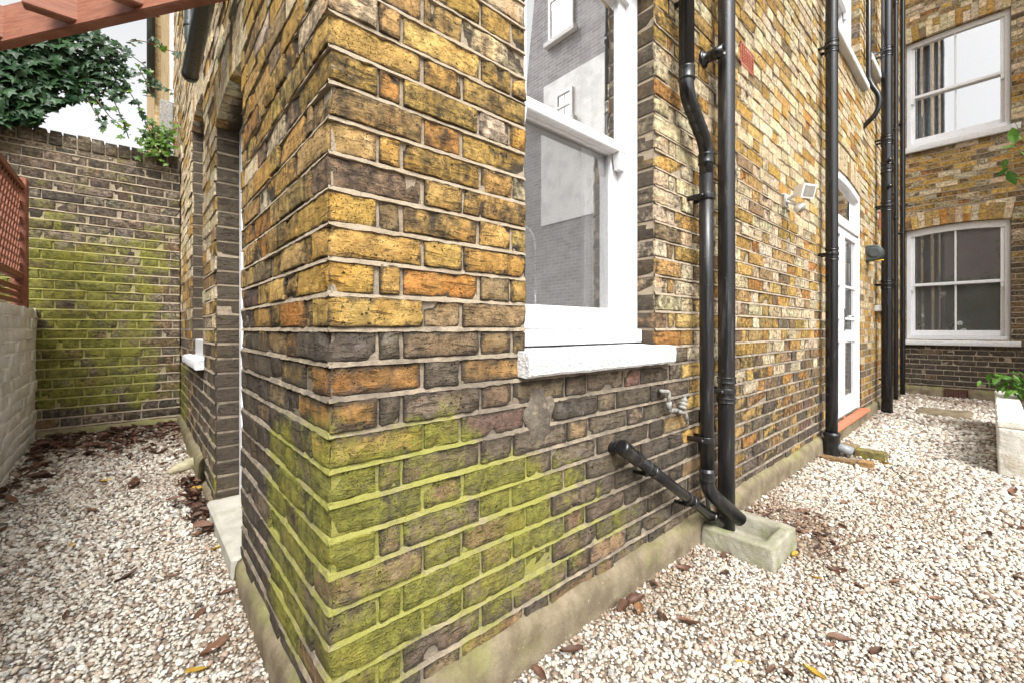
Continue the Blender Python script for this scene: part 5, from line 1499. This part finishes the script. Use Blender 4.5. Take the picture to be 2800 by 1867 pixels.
def gravel(name, areas, label):
    Xs, Ys, Ss = [], [], []
    for (x0, x1, y0, y1) in areas:
        for sp, da, db in ((.0112, 0, 2.3), (.0135, 2.3, 3.4), (.018, 3.4, 5.2), (.027, 5.2, 11)):
            X, Y = scatter(x0, x1, y0, y1, sp, da, db); Xs.append(X); Ys.append(Y); Ss.append(np.full(X.size, sp))
    X, Y, S = map(np.concatenate, (Xs, Ys, Ss))
    ok = ~((X > 1.97) & (X < 2.31) & (Y > .59)) & ~((X > 4.49) & (Y < -.02)) & ~((X > 6.96) & (X < 7.49) & (Y > .15) & (Y < .60)) & ~((X > 4.03) & (X < 4.25) & (Y > .6))
    X, Y, S = X[ok], Y[ok], S[ok]; n = X.size
    sz = S * np.clip(rg.lognormal(-.06, .33, n), .45, 1.9) * .60
    sc3 = np.stack([sz * rg.uniform(.85, 1.35, n), sz * rg.uniform(.7, 1.05, n), sz * rg.uniform(.45, .8, n)], 1)
    V = ico[None] * (1 + rg.uniform(-.16, .16, (n, 12, 1))) * sc3[:, None, :]
    t = rg.normal(0, .45, n); c_, s_ = np.cos(t)[:, None], np.sin(t)[:, None]
    x, z = V[:, :, 0] * c_ - V[:, :, 2] * s_, V[:, :, 0] * s_ + V[:, :, 2] * c_
    a = rg.uniform(0, 6.28, n); ca, sa = np.cos(a)[:, None], np.sin(a)[:, None]
    y = V[:, :, 1]
    gz = np.maximum(0, .046 * (np.minimum(Y, 4.9) - .55)) - .012
    W = np.stack([x * ca - y * sa + X[:, None], x * sa + y * ca + Y[:, None], z + (gz + sz * rg.uniform(.0, .55, n))[:, None]], 2).reshape(-1, 3)
    Fc = (icf[None] + (np.arange(n) * 12)[:, None, None]).reshape(-1, 3)
    me = bpy.data.meshes.new(name); me.vertices.add(n * 12); me.vertices.foreach_set('co', W.astype(np.float32).ravel())
    me.loops.add(Fc.size); me.loops.foreach_set('vertex_index', Fc.astype(np.int32).ravel())
    me.polygons.add(len(Fc)); me.polygons.foreach_set('loop_start', np.arange(0, Fc.size, 3, dtype=np.int32)); me.polygons.foreach_set('loop_total', np.full(len(Fc), 3, np.int32))
    me.update(calc_edges=True)
    col = PC[rg.choice(len(PC), n, p=PW)] * rg.uniform(.82, 1.1, (n, 1))
    # darker, leaf-stained stones in drifts along the plinths and in damp patches
    dirt = np.array([mnoise.noise(Vector((float(q) * 1.7, float(r2) * 1.7, 0))) for q, r2 in zip(X, Y)])
    wet = (np.exp(-np.abs(Y - .90) / .10) * (X > 1.0) * .5 + np.exp(-(np.hypot((X - 2.45) * .8, Y - .70) / .30) ** 2) * 1.1 + np.exp(-(np.hypot((X - 1.55) * .6, Y - .86) / .12) ** 2) * .5 + np.exp(-np.abs(X - .29) / .06) * .4 + np.exp(-np.abs(Y - 4.4) / .5) * .6 + np.exp(-np.abs(X - 8.6) / .6) * .6)
    k_ = np.clip(wet + np.clip(dirt - .05, 0, 1) * .65, 0, .75) * (rg.random(n) < .8)
    col = col * (1 - k_[:, None]) + np.array([.19, .115, .06]) * k_[:, None]
    put_attrs(me, np.repeat(col, 12, 0), {})
    o = link(name, me, M['pebble']); o['kind'] = 'stuff'; o['label'] = label; o['category'] = 'gravel'
    return n
n1 = gravel('gravel', [(-1.3, .286, .35, 4.74)], 'pale pink and white gravel in the side passage')
n2 = gravel('gravel', [(.28, 9.0, -2.2, .905)], 'pale cream gravel covering the yard in front')
print('pebbles', n1, n2)

# ------------------------------------------------------------------ fallen leaves
rl = random.Random(21)
def dead_leaf(seed, slim=.42, curl=.5):
    rs = random.Random(seed); n = 9; vs = []; fs = []
    cu, cs, tw = rs.uniform(.2, 1) * curl, rs.uniform(.3, 1.2) * curl, rs.uniform(-.6, .6)
    for i in range(n + 1):
        t = i / n; wd = slim * math.sin(math.pi * min(1, t * .97 + .02)) ** .75 * (1 - .25 * t) + .004
        for j in range(5):
            q = (j - 2) / 2; x = t - .5; y = q * wd * .5 * (1 + .10 * math.sin(t * 23 + seed))
            z = cu * (x * x) * .9 + cs * q * q * wd * .8 + tw * q * x * .3 + .02 * math.sin(t * 17 + q * 3 + seed) - .02 * (j == 2)
            vs.append((x, y, z))
    for i in range(n):
        for j in range(4): fs.append((i * 5 + j, i * 5 + j + 1, (i + 1) * 5 + j + 1, (i + 1) * 5 + j))
    b = len(vs); vs += [(-.5, -.006, .02), (-.5, .006, .02), (-.72, .0, .05 + cu * .1)]; fs.append((b, b + 1, b + 2))
    zm = min(v[2] for v in vs); vs = [(x, y, z - zm) for x, y, z in vs]
    me = bpy.data.meshes.new('fallen_leaf'); me.from_pydata(vs, [], fs); me.update(); me.polygons.foreach_set('use_smooth', [True] * len(me.polygons)); return me
LM = {k: [] for k in ('leaf_brown', 'leaf_tan', 'leaf_yellow')}
for k in LM:
    for i in range(5):
        me = dead_leaf(len(LM) * 31 + i * 7 + hash(len(k)) % 13, .38 + .09 * i / 2, .55); me.materials.append(M[k]); LM[k].append(me)
def fallen(px, py, length, kind, label, group, rz=None, rx=None, lift=.006):
    p = at_ground(px, py); o = bpy.data.objects.new('fallen_leaf', rl.choice(LM[kind])); COL.objects.link(o)
    o.location = p + Vector((0, 0, lift)); s_ = length
    o.scale = (s_, s_, s_); o.rotation_euler = (rl.gauss(0, .22) if rx is None else rx, rl.gauss(0, .15), rl.uniform(0, 6.28) if rz is None else rz)
    tag(o, label, 'leaf', group)
gl = 'curled brown dead leaf lying on the open gravel of the yard', 'brown leaves on the yard gravel'
for px, py, l in ((2287, 1564, .075), (2198, 1459, .06), (2287, 1508, .07), (2347, 1605, .05), (2447, 1597, .055), (2298, 1754, .07), (2399, 1787, .055), (2153, 1847, .06), (2265, 1768, .04), (2771, 1348, .09), (2775, 1445, .08), (2704, 1463, .05), (2391, 1381, .05), (2309, 1378, .06), (2384, 1147, .11), (2779, 1582, .06), (2480, 1323, .06), (2110, 1840, .05), (2650, 1500, .05), (2560, 1640, .045), (2180, 1690, .04)):
    fallen(px, py, l, 'leaf_brown', *gl)
gp = 'dry brown leaf resting against the cement plinth below the waste pipe', 'leaves against the front plinth'
for px, py, l, k in ((1563, 1792, .075, 'leaf_brown'), (1735, 1645, .075, 'leaf_brown'), (1702, 1668, .07, 'leaf_brown'), (1809, 1696, .065, 'leaf_brown'), (1885, 1714, .07, 'leaf_brown'), (1787, 1605, .06, 'leaf_brown'), (1867, 1560, .06, 'leaf_brown'), (1478, 1850, .06, 'leaf_brown')):
    fallen(px, py, l, k, *gp, rx=rl.uniform(-.5, .7), lift=.012)
fallen(1746, 1672, .075, 'leaf_tan', 'crinkled tan dead leaf by the plinth among brown ones', None, rz=.5)
for px, py, l in ((1986, 1523, .06), (1982, 1572, .07)):
    fallen(px, py, l, 'leaf_brown', 'brown dead leaf on gravel at the foot of the stone trough', 'leaves at the trough')
for px, py, l in ((2172, 1519, .05), (2228, 1582, .045), (2224, 1847, .06), (2038, 1820, .05), (2425, 1270, .07)):
    fallen(px, py, l, 'leaf_yellow', 'small yellow fallen leaf on the yard gravel', 'yellow leaves on the yard gravel')
gs = 'brown dead leaf on the gravel of the side passage', 'brown leaves in the side passage'
for px, py, l in ((585, 1782, .095), (347, 1582, .075), (616, 1626, .06), (544, 1684, .05), (367, 1330, .13), (112, 1310, .12), (470, 1580, .05), (250, 1400, .08), (620, 1720, .04), (180, 1690, .05)):
    fallen(px, py, l, 'leaf_brown', *gs)
for px, py, l in ((541, 1840, .06), (595, 1502, .05), (544, 1388, .09), (531, 1345, .10), (197, 1497, .05), (290, 1318, .07)):
    fallen(px, py, l, 'leaf_yellow', 'yellow fallen leaf on the gravel of the side passage', 'yellow leaves in the side passage')
# drift of litter at the back of the passage and along its plinth (nobody could count it)
V = []; Fc = []; rn = []
def drift(x, y, l):
    me = rl.choice(LM['leaf_brown']); b = len(V); z = ground_z(x, y) + rl.uniform(.004, .03)
    m = Matrix.Translation((x, y, z)) @ Matrix.Rotation(rl.uniform(0, 6.28), 4, 'Z') @ Matrix.Rotation(rl.gauss(0, .4), 4, 'X') @ Matrix.Rotation(rl.gauss(0, .3), 4, 'Y') @ Matrix.Scale(l, 4)
    for v in me.vertices: V.append(tuple(m @ v.co))
    for p_ in me.polygons: Fc.append(tuple(i + b for i in p_.vertices))
    rn.extend([rl.random()] * len(me.vertices))
for _ in range(330):
    y = 4.70 - abs(rl.gauss(0, .38)); x = rl.uniform(-.53, .27)
    if y > 3.2: drift(x, y, rl.uniform(.03, .085))
for _ in range(60): drift(.27 - abs(rl.gauss(0, .05)), rl.uniform(2.35, 3.1), rl.uniform(.05, .09))
for _ in range(45): drift(-.53 + abs(rl.gauss(0, .06)), rl.uniform(2.9, 4.5), rl.uniform(.05, .09))
for _ in range(120):
    x = rl.gauss(2.46, .16); y = rl.gauss(.68, .12)
    if not (1.95 < x < 2.33 and y > .57) and y < .88: drift(x, y, rl.uniform(.015, .05))
me = bpy.data.meshes.new('leaf_litter'); me.from_pydata(V, [], Fc); me.update(); put_attrs(me, None, dict(rnd=rn))
o = link('leaf_litter', me, M['leaf_mass'], None, True); o['kind'] = 'stuff'; o['label'] = 'brown leaf litter drifted at the back of the side passage'; o['category'] = 'leaves'
# twigs
for (a, b, lab) in (((2300, 1502), (2362, 1482), 'thin bent twig on the gravel beyond the stone trough'), ((2545, 1735), (2660, 1737), 'long straight twig lying on the open yard gravel'), ((2440, 1285), (2480, 1318), 'short dark twig near the loose gully bricks')):
    p0, p1 = at_ground(*a), at_ground(*b); md = p0.lerp(p1, .5) + Vector((.006, .008, .012))
    mb = MB(); mb.tube([p0 + Vector((0, 0, .009)), md, p1 + Vector((0, 0, .010))], [.0025, .003, .0018], 6); o = mb.build('twig', M['stem'], None, True); tag(o, lab, 'twig')
